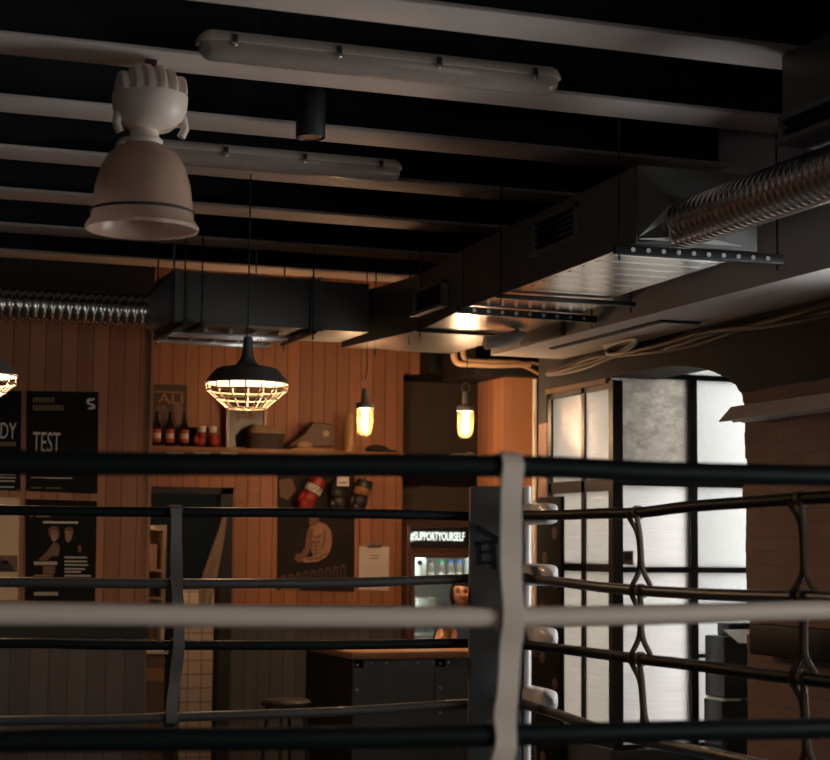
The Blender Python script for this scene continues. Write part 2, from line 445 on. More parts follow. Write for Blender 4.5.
struct(MB().box(XL-.3, 7.2, YN-.3, 17.2, -.2, 0).build('floor', M_floor))
struct(MB().box(XL-.3, XR+T, YN-.3, 17.2, ZD, ZD+.2).box(XR+T+.001, 6.95, 8.4, YG-.01, ZD, ZD+.2).box(XR+T+.001, 6.3, 11.3, 17.2, ZD, ZD+.2).build('ceiling', M_ceil))
struct(MB().box(XL-.3, XL, YN-.3, 17.2, 0, ZD).build('wall_left', M_dado_l))
WA, WB, WC, WD = -2.5, -1.5, 1.3, 2.3
struct(MB().box(XL-.3, WA, YN-.3, YN, 0, ZD).box(WB, XR+T, YN-.3, YN, 0, ZD).box(WA, WB, YN-.3, YN, 0, WC).box(WA, WB, YN-.3, YN, WD, ZD).build('wall_front', M_brick))
w = thing('window_6', None, None, ((WA+WB)/2, YN-.15, WC)); struct(w)  # unseen window added behind the camera for extra daylight fill
fr = MB().box(WA, WB, YN-.18, YN-.12, WC, WC+.06).box(WA, WB, YN-.18, YN-.12, WD-.06, WD)
for x in (WA, (WA+WB)/2-.02, WB-.05): fr.box(x, x+.05, YN-.18, YN-.12, WC+.06, WD-.06)
fr.build('window_frame', M_frame_d, w)
MB().box(WA+.02, WB-.02, YN-.155, YN-.145, WC+.04, WD-.04).build('pane', M_clear, w)
L = bpy.data.lights.new('daylight_portal', 'AREA'); L.shape = 'RECTANGLE'; L.size = WB-WA; L.size_y = WD-WC; L.cycles.is_portal = True
lo = bpy.data.objects.new('daylight_portal', L); COL.objects.link(lo); lo.location = ((WA+WB)/2, YN-.28, (WC+WD)/2); lo.rotation_euler = (PI/2, 0, 0)
# daylight windows in the right wall beside the viewer
wins = [(-1.7, .3), (.8, 2.7), (5.2, 7.1)]
WZ0, WZ1 = .9, 3.05
for i, (a, b) in enumerate(wins):
    w = thing('window_%d' % (i+3), None, None, (XR+.1, (a+b)/2, WZ0)); struct(w)
    fr = MB().box(XR+.1, XR+.16, a, b, WZ0, WZ0+.06).box(XR+.1, XR+.16, a, b, WZ1-.06, WZ1).box(XR+.1, XR+.16, a, b, 2.2, 2.24)
    for y in (a, (a+b)/2-.02, b-.05): fr.box(XR+.1, XR+.16, y, y+.05, WZ0+.06, WZ1-.06)
    fr.build('window_frame', M_frame_d, w)
    MB().box(XR+.125, XR+.135, a+.02, b-.02, WZ0+.04, WZ1-.04).build('pane', M_clear, w)
    L = bpy.data.lights.new('daylight_portal', 'AREA'); L.shape = 'RECTANGLE'; L.size = b-a; L.size_y = WZ1-WZ0; L.cycles.is_portal = True
    lo = bpy.data.objects.new('daylight_portal', L); COL.objects.link(lo); lo.location = (XR+T-.02, (a+b)/2, (WZ0+WZ1)/2); lo.rotation_euler = (PI/2, 0, PI/2)

# back wall (boarded) with the doorway, nearer left section, bar recess
bw = MB()
bw.box(xe-.05, xd1, YB, YB+.15, zdoor, ZD)
bw.box(xd1, xa, YB, YB+.15, zdado, ZD)
bw.box(xa, PY(420, 360, YB).x, YB, YB+.15, PY(410, 374, YB).z, ZD)
struct(bw.build('wall_back', M_wood))
struct(MB().box(xd1, xa, YB, YB+.15, 0, zdado-.04).build('trim_1', M_dado))
struct(MB().box(xd1, xa, YB-.02, YB+.15, zdado-.04, zdado).build('trim_2', M_black))
zl0, zl1 = PY(70, 637, YBL).z, PY(70, 604, YBL).z
struct(MB().box(XL, xe, YBL, YB+.15, zl1, 3.50).build('wall_back_near', M_wood_l))
struct(MB().box(XL, xe, YBL+.01, YB+.15, 3.501, ZD).build('trim_23', M_black))  # black panel added so the wall top stays dark above the duct
struct(MB().box(XL, xe, YBL, YB+.15, 0, zl0).build('trim_3', M_dado_l))
struct(MB().box(XL, xe-.005, YBL-.03, YB+.15, zl0, zl1).build('trim_4', M_black))
struct(MB().box(xe-.022, xe+.004, YBL-.012, YBL+.02, zl1, 3.50).build('trim_5', M_trimwood))
# recess behind the bar
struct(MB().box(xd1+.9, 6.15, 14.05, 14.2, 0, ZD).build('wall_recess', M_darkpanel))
zlint = PY(440, 375, 13.4).z
struct(MB().box(PY(420, 360, YB).x+.005, 5.99, 13.3, 14.04, zlint, ZD).build('trim_6', M_black))
# door frame, back room
struct(MB().box(xd1-.10, xd1, YB-.01, YB+.16, 0, zdoor).box(xe-.04, xd1, YB-.01, YB+.16, zdoor-.05, zdoor).build('door_1', M_black))
struct(MB().box(xe-1.0, xd1+1.2, 16.6, 16.75, 0, ZD).build('wall_store', M_blue_wall))
struct(MB().box(xd1+1.0, xd1+1.15, YB+.16, 16.6, 0, ZD).box(xe-1.0, xe-.85, YB+.16, 16.6, 0, ZD).build('wall_store_side', M_blue_wall))
zt = PY(198, 590, 14.6).z
struct(MB().box(PY(181, 640, 14.6).x, xd1+.99, 14.6, 14.75, 0, zt).build('trim_7', M_tile), 'cream tiled half wall in the back room')

# wood clad pillar and the black cross beam over it
struct(MB().box(5.231, 5.481, 12.3, 12.84, 0, 3.19).build('trim_8', M_wood_y), 'wood clad pillar at the end of the bar')
struct(MB().box(4.95, 5.99, 12.2, 12.9, 3.191, ZD).build('trim_9', M_black))
# lowered soffit along the right wall
struct(MB().box(4.575, XR, 3.0, 11.0, 3.195, ZD).build('trim_10', M_soffit))
struct(MB().box(4.74, 4.78, 8.9, 10.4, 3.183, 3.195).box(4.74, 5.0, 8.86, 8.9, 3.183, 3.195).build('trim_11', M_black))
# ceiling beams: steel sections with a wide bottom flange
for i, y in enumerate((4.97, 5.96, 6.93, 7.90, 8.90, 9.97, 11.06, 12.05)):
    xr_ = 4.56 if y < 11.02 else 4.79
    b = struct(MB().box(XL, xr_, y-.14, y+.14, 3.85, 3.868, .003).build('trim_%d' % (12+i), M_beam), 'grey ceiling beam')
    MB().box(XL, xr_, y-.012, y+.012, 3.868, ZD).build('beam_web', M_ceil, b)  # web coloured black to paint in the shade above the flange

# right wall: brick with a ragged jamb and a shallow arch
def jag(n): return (random.random()-.5)*n
rw = MB()
edge = []
z = 0.
while z < 2.62:
    edge.append((8.585 + {7: .035, 8: .03, 19: -.03, 20: -.035, 29: .03, 31: -.02}.get(int(z/.0749), 0) + jag(.012), z)); edge.append((edge[-1][0]+jag(.006), z+.065)); z += .075
near = [(7.1, 0)] + [(8.585, 0)] + edge[1:]
arch = []
for k in range(0, 22):
    a = k/21*PI/2
    arch.append((9.66-1.075*math.cos(a)**1.0, 2.67+.335*math.sin(a)))
arch = [(y+jag(.025) if i < 9 else y, zz+jag(.02) if i < 9 else zz) for i, (y, zz) in enumerate(arch)]
rw.prism(near + [(8.585, 2.67), (8.585, ZD), (7.1, ZD)], XR, XR+T, 'X')
rw.box(XR, XR+T, YN, 7.1, 0, WZ0).box(XR, XR+T, YN, 7.1, WZ1, ZD)
for a, b in ((YN, wins[0][0]), (wins[0][1], wins[1][0]), (wins[1][1], wins[2][0])): rw.box(XR, XR+T, a, b, WZ0, WZ1)
rw.prism(arch + [(11.32, 3.005), (11.32, ZD), (8.585, ZD)], XR, XR+T, 'X')
rw.box(XR+.02, XR+T, 11.32, 11.46, 0, ZD).box(XR+T, 6.15, 11.32, 11.46, 0, ZD).box(6.0, 6.15, 11.46, 14.05, 0, ZD)
rw.prism([(10.31, 0), (11.32, 0), (11.32, .60), (10.31, .60)], XR, XR+.2, 'X')
struct(rw.build('wall_right', M_brick))
# the glazed bay in the opening: side panes and front panes
zt_ = 2.985
w1 = thing('window_1', 'frosted side panes of the glazed bay', None, (XR+.05, 10.75, .6)); struct(w1)
x0, x1 = XR+.02, XR+.07
fr = MB()
ztr = PX(612, 487, XR).z
zmid = PX(600, 568, XR).z
fr.box(x0, x1, YG, 11.3, zt_-.05, zt_).box(x0, x1, YG, 11.3, .60, .66).box(x0, x1, YG, 11.3, ztr-.02, ztr+.06).box(x0, x1, YG, 11.3, zmid-.025, zmid+.025)
ym = PX(580, 440, XR).y
for y, w in ((11.24, .06), (ym-.025, .05)): fr.box(x0, x1, y, y+w, .6, zt_)
fr.build('window_frame', M_frame_d, w1)
MB().box(x0-.01, PY(622, 500, YG).x, YG-.015, YG+.05, .6, zt_).build('frame_post', M_frame_d, w1)
MB().box(x0-.02, x0+.02, YG+.07, 11.3, zt_-.015, zt_+.02).build('top_rail', M_stile, w1)
for ya, yb in ((YG+.07, ym-.025), (ym+.025, 11.24)):
    for za, zb in ((.66, zmid-.025), (zmid+.025, ztr-.02), (ztr+.06, zt_-.05)):
        MB().box(x0+.015, x0+.023, ya, yb, za, zb).build('pane', M_glass_side, w1)
w2 = thing('window_2', 'tall frosted front panes of the glazed bay under the arch', None, (5.8, YG, .6)); struct(w2)
xm0, xm1 = PY(690, 500, YG).x, PY(697, 500, YG).x
xs = PY(622, 500, YG).x
xe2 = 6.75
zb1, zb2 = PY(655, 470, YG).z, PY(655, 486, YG).z
zc = PY(690, 570, YG).z
zd = PY(700, 656, YG).z
ztf = PY(650, 378, YG).z
fr = MB()
fr.box(xs-.02, xe2, YG, YG+.05, ztf, ztf+.035).box(xs-.02, xe2, YG, YG+.05, .6, .63).box(xs-.02, xe2, YG, YG+.05, zb2, zb1).box(xs-.02, xe2, YG, YG+.05, zc-.018, zc+.018)
fr.box(xm1, xe2, YG, YG+.05, zd-.012, zd+.012)
fr.box(xm0, xm1, YG-.01, YG+.06, .6, ztf+.03)
fr.build('window_frame', M_frame_d, w2)
for xa_, xb_, mats in ((xs, xm0, (M_glass_mid, M_glass_mid, M_glass_leaf)), (xm1, xe2, (M_glass_hot, M_glass_hot, M_glass_hot))):
    for (za, zb), mm in zip(((.63, zc-.018), (zc+.018, zb2), (zb1, ztf)), mats):
        MB().box(xa_, xb_, YG+.02, YG+.028, za, zb).build('pane', mm, w2)
MB().box(xs, xe2, YG+.02, YG+.028, ztf+.035, 3.3).build('pane', M_glass_hot, w2)
struct(MB().box(XR-.02, 6.8, YG-.02, YG+.1, 0, .595).build('trim_20', M_sillblue))
struct(MB().box(XR-.035, XR-.001, 10.2, 11.42, 0, .61).build('trim_21', M_sillblue))
struct(MB().box(6.76, 6.95, 8.4, 10.4, 0, ZD).build('wall_bay', M_pale))
struct(MB().box(15.0, 15.3, 3, 24, 0, 6.0).build('shade_facade', M_pale))  # unseen facade added outside to keep the side panes darker
struct(MB().box(XR+T+.01, 6.75, 8.4, 8.56, 0, ZD).build('wall_bay_near', M_pale))
struct(MB().box(XR+T+.01, 6.75, 8.57, YG-.01, 3.3, 3.5).build('trim_22', M_black))

# ================================================================ RING
ZC = .74
RX0, RX1, RY0, RY1 = -.55, 3.40, 4.0, 8.0
rp = thing('ring_platform', 'raised boxing ring platform with a dark blue canvas under the ropes', 'boxing ring', (1.4, 6, 0))
MB().box(RX0-.35, RX1+.35, RY0-.35, RY1+.35, .66, ZC, .02).build('canvas', M_canvas, rp)
MB().box(RX0-.32, RX1+.32, RY0-.32, RY1+.32, 0, .66).build('apron', M_apron, rp)

# rope heights surveyed on the far side (plane y = 8), the right side (x = 3.4) and the near side (y = 4)
def rope(pts, r, m, name, label, group):
    P = smooth_pts(pts, 10)
    o = MB().tube(P, r, 12).build(name, m, None, tuple(P[0]), angle=60)
    return tag(o, label, 'rope', group)
far_px = [[(0, 510), (90, 511.5), (175, 512), (330, 513), (470, 516), (497, 516)],
          [(0, 582), (90, 583), (175, 583.5), (330, 583), (430, 580), (497, 577)],
          [(0, 643), (90, 644.5), (175, 645), (330, 645), (470, 643), (497, 643)],
          [(0, 721), (90, 720), (175, 717), (330, 712), (430, 706), (497, 702)]]
ordn = ['topmost black', 'upper dark grey', 'lower black', 'lowest dark grey']
for k, row in enumerate(far_px):
    pts = [PY(x, y, RY1) for x, y in row]
    pts = [Vector((RX0, RY1, pts[0].z))] + pts[:-1] + [Vector((RX1, RY1, pts[-1].z))]
    rope(pts, .023, M_rope_b if k % 2 == 0 else M_rope_t, 'ring_rope', '%s rope on the far side of the ring, left of the corner pad' % ordn[k], 'ropes on the far side of the ring')
right_px = [[(526, 515), (560, 515), (600, 513.5), (640, 512.5), (690, 506.5), (760, 501.5), (830, 497)],
            [(526, 578), (560, 582), (600, 587), (640, 590.5), (700, 594), (760, 596), (830, 598)],
            [(526, 645), (560, 649), (600, 654), (640, 659), (700, 666), (760, 674), (830, 682)],
            [(526, 705), (560, 715), (600, 729), (640, 740), (700, 752), (740, 760)]]
for k, row in enumerate(right_px):
    pts = [PX(x, y, RX1) for x, y in row]
    pts = [Vector((RX1, RY1-.05, pts[0].z))] + pts + [Vector((RX1, RY0, pts[-1].z))]
    rope(pts, .023, M_rope_b if k % 2 == 0 else M_rope_t, 'ring_rope', '%s rope on the right side of the ring, before the frosted windows' % ('topmost black', 'upper dark brown', 'lower black', 'lowest dark brown')[k], 'ropes on the right side of the ring')
near_px = [[(0, 462), (260, 464.5), (510, 466), (660, 472), (830, 476)],
           [(0, 614), (260, 616.5), (510, 617), (660, 614.5), (830, 610)],
           [(0, 741), (260, 739), (510, 735), (660, 731.5), (830, 728)]]
nl = ['topmost thick black rope of the near side, across the middle of the picture', 'thick white rope of the near side running across the whole view', 'lowest thick black rope of the near side, along the bottom of the view']
for k, row in enumerate(near_px):
    pts = [PY(x, y, RY0) for x, y in row]
    pts = [Vector((RX0, RY0, pts[0].z))] + pts + [Vector((RX1, RY0, pts[-1].z))]
    rope(pts, .0275 if k % 2 == 0 else .026, M_rope_b if k % 2 == 0 else M_rope_w, 'ring_rope', nl[k], 'ropes on the near side of the ring')

# near strap: flat white webbing hung from the top rope, wrapped round each rope
sp = thing('rope_spacer_strap', 'wide white strap tying the near ropes together beside the corner pad', 'strap', PY(510, 760, RY0))
seq = [(511.5, 463), (511.5, 490), (511, 530), (511, 575), (511.5, 617), (510, 650), (507.5, 690), (505, 715), (504, 738), (502, 752), (496, 785), (491, 830), (489, 880)]
seq = [(x-3.5, y) for x, y in seq]
cl = []
for i, (x, y) in enumerate(seq):
    p = PY(x, y, RY0)
    near = min(abs(y-466), abs(y-617), abs(y-735))
    p.y -= .036 if near < 20 else .022
    cl.append(p)
cl = smooth_pts(cl, 6)
wd = []
for i, p in enumerate(cl):
    a = .05*math.sin(i*.42)
    wd.append((math.cos(a), math.sin(a), 0))
MB().ribbon(cl, [.056 + .0015*math.sin(i*.5) for i in range(len(cl))], wd, .007).build('strap', M_strap_w, sp)
for (x, y, r) in ((508, 466, .0275), (508, 617, .026), (501, 735, .0275)):
    c = PY(x, y, RY0); ring = []
    for k in range(24):
        a = 2*PI*k/24; ring.append((0, math.cos(a)*(r+.005), math.sin(a)*(r+.005)))
    MB().ribbon([Vector(q)+c for q in ring+ring[:1]], .054, (1, 0, 0), .006).build('loop', M_strap_w, sp)
# far strap
sp = thing('rope_spacer_strap', 'dark grey strap tying the far ropes together in front of the doorway', 'strap', PY(172, 722, RY1))
seq = [(175, 508), (175, 540), (175.5, 582), (177, 610), (177.5, 645), (174, 675), (171, 700), (170, 722)]
cl = smooth_pts([PY(x, y, RY1) - Vector((0, .03, 0)) for x, y in seq], 6)
MB().ribbon(cl, [.056 - .006*math.sin(i*.35)**2 for i in range(len(cl))], [(1, .15*math.sin(i*.4), 0) for i in range(len(cl))], .006).build('strap', M_strap_d, sp)
for x, y in ((175, 512), (175.5, 583.5), (177.5, 645), (171, 717)):
    c = PY(x, y, RY1)
    ring = [c+Vector((0, math.cos(2*PI*k/20)*.03, math.sin(2*PI*k/20)*.03)) for k in range(21)]
    MB().ribbon(ring, .055, (1, 0, 0), .005).build('loop', M_strap_d, sp)
# right straps: two thin thongs twisted together, parting round each rope
def thong(px, ys, wob, label):
    p0 = PX(px[0], ys[-1], RX1)
    t = thing('rope_spacer_strap', label, 'strap', p0)
    A, B = [], []
    n = len(ys)
    ridx = [y for y in ys]
    Y0, Y1 = ys[0], ys[-1]
    steps = 70
    for k in range(steps+1):
        f = k/steps; y = Y0+(Y1-Y0)*f
        x = px[0]+(px[-1]-px[0])*f + wob*math.sin(f*7)
        q = PX(x, y, RX1)
        dmin = min(((y-r) for r in ridx), key=abs)
        s_ = math.exp(-(dmin/15.)**2)
        side = .006 + .030*s_
        A.append(q + Vector((-.028*s_, side, 0))); B.append(q + Vector((.028*s_ if dmin < 0 else -.026*s_, -side, 0)))
    MB().tube(A, .008, 8, flat=1.6).build('thong', M_strap_b, t)
    MB().tube(B, .008, 8, flat=1.6).build('thong', M_strap_b, t)
    for y in ridx:
        f = (y-Y0)/(Y1-Y0); x = px[0]+(px[-1]-px[0])*f + wob*math.sin(f*7)
        c = PX(x, y, RX1)
        ring = [c+Vector((math.cos(2*PI*k/18)*.027, .008*math.sin(2*PI*k/18+1), math.sin(2*PI*k/18)*.027)) for k in range(19)]
        MB().ribbon(ring, .022, (0, 1, 0), .006).build('knot', M_strap_b, t)
    return t
thong((638, 645), (512.5, 591, 659, 742), 1.5, 'brown twisted strap tying the right ropes together in front of the frosted windows')
thong((801, 807), (499, 597, 678, 775), 1.5, 'brown twisted strap tying the right ropes together in front of the brick wall')

# corner post with pad and turnbuckle cushions
pc = Vector((RX1+.06, RY1+.06, ZC))
post = thing('corner_post', 'padded grey and white ring corner post bearing a black character', 'corner post', pc)
MB().lathe([(.05, ZC), (.05, 2.16), (.03, 2.18), (0.001, 2.18)], (pc.x, pc.y, 0), 20).build('steel_post', M_steel, post)
dn = Vector((-.45, -.89, 0)).normalized()        # the pad faces into the ring
dr = Vector((-dn.y, dn.x, 0)); dr = dr if dr.x > 0 else -dr
cpad = PY(499.5, 600, 7.9); cpad.z = 0
zt0 = PY(485, 486, 7.9).z
R = Matrix((( dr.x, dn.x, 0), (dr.y, dn.y, 0), (0, 0, 1)))
hw = .149
def padbox(a0, a1, d0, d1, z0, z1, bev):
    c = cpad + dr*((a0+a1)/2) + dn*((d0+d1)/2)
    m = MB().box(-(a1-a0)/2, (a1-a0)/2, -(d1-d0)/2, (d1-d0)/2, -(z1-z0)/2, (z1-z0)/2, bev, seg=4)
    M4 = R.to_4x4(); M4.translation = Vector((c.x, c.y, (z0+z1)/2))
    return m.xf(M4)
padbox(-hw, hw-.03, -.06, .05, .80, zt0, .018).build('pad', M_pad_d, post)
padbox(hw-.03, hw+.004, -.075, .052, .80, zt0+.005, .012).build('pad_edge', M_pad_w, post)['label'] = 'white edge of the corner pad'
# the painted character: slanting stroke over a barred box
fy = .053
def stroke(a0, z0, a1, z1, w):
    A = cpad + dr*a0 + dn*fy; B = cpad + dr*a1 + dn*fy
    A.z, B.z = z0, z1
    return MB().ribbon([A, B], w, tuple((B-A).cross(dn)), .003)
def pz(y): return PY(488, y, 7.85).z
def pa(x): return (x-499.5)/1750*8.55/.97
for (xa_, ya_, xb_, yb_, w) in ((477, 527, 497, 538.5, .026), (475, 543.5, 499, 541.5, .020), (480, 543, 480.5, 564, .026), (493.5, 541, 495, 569, .027), (480, 552.5, 494, 551.5, .016), (478, 563.5, 495, 562, .018), (495, 538, 520, 540, .021), (505, 540, 505, 570, .024)):
    stroke(pa(xa_), pz(ya_), pa(xb_), pz(yb_), w).build('character_stroke', M_ink_k, post)
for k, y in enumerate((514, 576, 640, 702)):
    q0 = PX(529, y, RX1); 
    zc_ = PX(535, (503+524)/2 + (0, 61.5, 124.5, 187)[k], RX1).z
    rings = []
    for i in range(9):
        f = i/8
        yy = 7.93-.40*f
        hz = .056*(1-.10*f) * (1 if f < .8 else math.sqrt(max(0.02, 1-((f-.8)/.2)**2)))
        hx = .045*(1 if f < .8 else math.sqrt(max(0.02, 1-((f-.8)/.2)**2)))
        ring = []
        for j in range(16):
            a = 2*PI*j/16
            ca, sa = math.cos(a), math.sin(a)
            ring.append((RX1+.062+hx*math.copysign(abs(ca)**.6, ca), yy, zc_+hz*math.copysign(abs(sa)**.6, sa)))
        rings.append(ring)
    MB().loft(rings).build('turnbuckle_cushion', M_pad_w, post)['label'] = 'white turnbuckle cushion'
# the corner posts that hold the rope ends outside the view
for (x, y, lab) in ((RX0-.05, RY1+.05, 'bare steel ring post at the far left corner of the ring'), (RX1+.05, RY0-.05, 'bare steel ring post at the near right corner of the ring'), (RX0-.05, RY0-.05, 'bare steel ring post at the near left corner of the ring')):
    tag(MB().lathe([(.055, ZC), (.055, 2.2), (.03, 2.22), (.001, 2.22)], (x, y, 0), 20, cap0=True).build('ring_post', M_steel, None, (x, y, ZC)), lab, 'ring post', 'bare ring posts')

# ================================================================ DUCTS
def rect_duct(mb, rings):
    """rings: list of 4-corner lists"""
    return mb.loft(rings, cap=True)
def ribbed(axis_pts, r, pitch, amp=.006):
    A, B = Vector(axis_pts[0]), Vector(axis_pts[-1]); L = (B-A).length; n = int(L/pitch)
    pts, rr = [], []
    for i in range(n*8+1):
        pts.append(A.lerp(B, i/(n*8))); rr.append(r-amp*(.5-.5*math.cos(2*PI*i/8))**1.5)
    return MB().tube(pts, rr, 48)
# back duct
zb, ztop = 3.312, 3.645
xb0 = PY(176, 300, 11.0).x
xj = PY(312, 310, 11.0).x
bd = thing('air_duct', 'dark galvanised rectangular duct along the boarded back wall, ceiling hung', 'duct', ((xb0+3.6)/2, 11.2, zb))
MB().box(xb0, xj, 11.0, 11.62, zb, ztop, .004).build('duct_section', M_galv_d, bd)
MB().box(xj+.004, 3.69, 10.985, 11.62, zb-.005, ztop-.01, .004).build('duct_section', M_galv_d, bd)
for x in (xb0, xj, 3.35): MB().box(x-.012, x+.012, 10.975, 11.63, zb-.015, ztop+.012).build('flange', M_galv_d, bd)
zt1 = PY(70, 307, 11.2).z
xt = PY(145, 307, 11.2).x
n = 32
ringc = [(xt, 11.2+.11*math.cos(2*PI*k/n), zt1+.11*math.sin(2*PI*k/n)) for k in range(n)]
def sq(k):
    a = 2*PI*k/n; c, s_ = math.cos(a), math.sin(a); m_ = max(abs(c), abs(s_)); return c/m_, s_/m_
ringr = [(xb0-.005, 11.31+.31*sq(k)[0], (zb+ztop)/2+(ztop-zb)/2*sq(k)[1]) for k in range(n)]
MB().loft([ringc, ringr]).build('transition', M_galv_d, bd)
sx0 = XL+.05
o = ribbed([(xt+.01, 11.2, zt1), (sx0, 11.2, zt1)], .112, .052, .011).build('flexible_duct', M_spiral, None, (xt, 11.2, zt1), angle=89)
tag(o, 'shiny ribbed flexible air duct at the left, joined to the back duct', 'duct')
def hanger(name, parent, p0, p1, z, rods=True, holes=0, h=.03, w=.035):
    """strut channel below a duct with two threaded rods up to the deck"""
    p0, p1 = Vector(p0), Vector(p1); d = (p1-p0); L = d.length; a = math.atan2(d.y, d.x); c = (p0+p1)/2
    m = MB().box(-L/2, L/2, -w/2, w/2, -h/2, h/2, .004)
    m.xf(Matrix.Translation((c.x, c.y, z)) @ Matrix.Rotation(a, 4, 'Z'))
    r_ = m.build(name, M_flange, parent)
    if rods:
        for q in (p0+d*.03, p1-d*.03):
            MB().tube([(q.x, q.y, z-.05), (q.x, q.y, ZD)], .005, 8).build('threaded_rod', M_flange, r_)
    if holes:
        for k in range(holes):
            q = p0 + d*(.10+.8*k/(holes-1))
            nrm = Vector((d.y, -d.x, 0)).normalized(); nrm = nrm if nrm.y < 0 else -nrm
            b0 = q + nrm*(w/2-.002); b1 = q + nrm*(w/2+.004)
            MB().tube([(b0.x, b0.y, z), (b1.x, b1.y, z)], .011, 10).build('slot_hole', M_hole, r_)
    return r_
for i, x in enumerate((173, 190, 303, 398)):
    X = PY(x, 333, 11.2).x
    hanger('hanger_rail', bd, (X, 10.85 if i < 2 else 10.95, 0), (X, 11.75 if i < 2 else 11.7, 0), zb-.025)
# right duct
rd = thing('air_duct', 'large galvanised rectangular duct running towards the viewer beside the lowered soffit', 'duct', (4.0, 8.7, 3.27))
def rr(x0, x1, y, z0, z1): return [(x0, y, z0), (x1, y, z0), (x1, y, z1), (x0, y, z1)]
secs = [[(3.65, 4.27, 7.06, 3.27), (3.72, 4.32, 8.70, 3.27)], [(3.72, 4.36, 8.705, 3.272), (3.75, 4.47, 9.42, 3.272)],
        [(3.75, 4.47, 9.425, 3.268), (3.86, 4.53, 10.45, 3.268), (3.70, 4.53, 11.62, 3.268)]]
for sec in secs:
    ds = MB().loft([rr(a, b, y, z_+.004, 3.63) for a, b, y, z_ in sec]).build('duct_section', M_galv_d, rd)  # darker copy of the same metal paints in the shade on the sides
    MB().loft([rr(a-.004, b+.004, y, z_, z_+.004) for a, b, y, z_ in sec]).build('bottom_sheet', M_galv, ds)
sm = MB()
for k in range(9):
    y = 7.22+k*.17
    sm.prism([(y-.03, 3.2705), (y, 3.2665), (y+.03, 3.2705)], 3.68+.04*(y-7.06), 4.255, 'X')
sm.build('cross_crease', M_galv, rd)
hanger('hanger_rail', rd, (3.56, 7.1, 0), (4.42, 7.06, 0), 3.245, True, 10, .045)
hanger('hanger_rail', rd, (3.66, 8.72, 0), (4.50, 8.72, 0), 3.25, True, 0, .025)
hanger('hanger_rail', rd, (3.66, 9.28, 0), (4.57, 9.36, 0), 3.245, True, 9, .04)
hanger('hanger_rail', rd, (3.80, 10.36, 0), (4.5, 10.36, 0), 3.255, True, 0, .02)
# transition and spiral tube towards the viewer
ax, az_ = 3.83, 3.352
n = 32
c0 = [(ax+.107*math.cos(2*PI*k/n), 6.94, az_+.107*math.sin(2*PI*k/n)) for k in range(n)]
r0 = [(3.96+.31*sq(k)[0], 7.035, 3.45+.18*sq(k)[1]) for k in range(n)]
MB().loft([c0, r0], cap=False).build('transition', M_galv_d, rd)
def highlight_plate(px, name, y=6.93):  # pale plates added to paint the bright highlight on the transition
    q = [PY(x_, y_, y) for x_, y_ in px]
    MB().prism([(p.x, p.z) for p in q], y, y+.012, 'Y').build(name, M_galv_highlight, rd)
highlight_plate([(639, 237), (672, 203.5), (673, 217)], 'flap_highlight')
highlight_plate([(640, 238.5), (690, 236.5), (716, 240), (742, 246), (700, 243)], 'lip_highlight')
def grille(parent, y0, y1, z0, z1, X):
    g = MB(); d = .03
    g.box(X-d, X+.01, y0, y1, z1-.018, z1).box(X-d, X+.01, y0, y0+.025, z0, z1).box(X-d, X+.01, y1-.025, y1, z0, z1)
    g.box(X-d-.015, X+.01, y0-.01, y1+.01, z0-.018, z0)
    gr = g.build('air_grille', M_grille, parent)
    MB().box(X-.004, X+.002, y0+.02, y1-.02, z0, z1-.01).build('grille_back', M_black, gr)
    sl = MB(); k = int((z1-z0)/.028)
    for i in range(1, k):
        z_ = z0+(z1-z0)*i/k
        sl.box(X-d+.004, X-.004, y0+.02, y1-.02, z_-.002, z_+.002, rot=Matrix.Rotation(.5, 3, 'Y'))
    sl.build('slats', M_flange, gr)
    return gr
grille(rd, 7.73, 8.27, 3.415, 3.585, 3.695)
grille(rd, 9.74, 10.26, 3.345, 3.49, 3.76)
o = ribbed([(ax, 6.95, az_), (ax, 2.2, az_)], .109, .048).build('spiral_duct', M_spiral, None, (ax, 6.78, az_), angle=89)
tag(o, 'shiny ribbed spiral duct at the upper right, leading from the large duct', 'duct')
vb = thing('vent_box', 'dark vent box with a grille hung above the spiral duct', 'vent', (3.95, 5.3, 3.475))
MB().box(3.70, 4.2, 4.6, 5.90, 3.475, 3.845, .004).build('duct_section', M_galv_d, vb)
grille(vb, 4.9, 5.875, 3.49, 3.585, 3.695)

# cable tray under the back duct
xt0, xt1 = PY(163, 340, 11.5).x, PY(276, 344, 11.5).x
ct = thing('cable_tray', 'pale metal cable tray slung under the back duct', 'cable tray', ((xt0+xt1)/2, 11.47, 3.252))
m = MB()
for y in (11.22, 11.32, 11.65, 11.72): m.box(xt0, xt1, y-.012, y+.012, 3.252, 3.285, .003)
m.build('side_rail', M_galv, ct)
m = MB()
for k in range(5): 
    x = xt0+.05+(xt1-xt0-.1)*k/4; m.box(x-.012, x+.012, 11.2, 11.74, 3.285, 3.308)
m.build('rung', M_galv, ct)
for x in (xt0+.1, xt1-.1): MB().tube([(x, 11.68, 3.27), (x, 11.68, ZD)], .005, 8).build('threaded_rod', M_steel, ct)

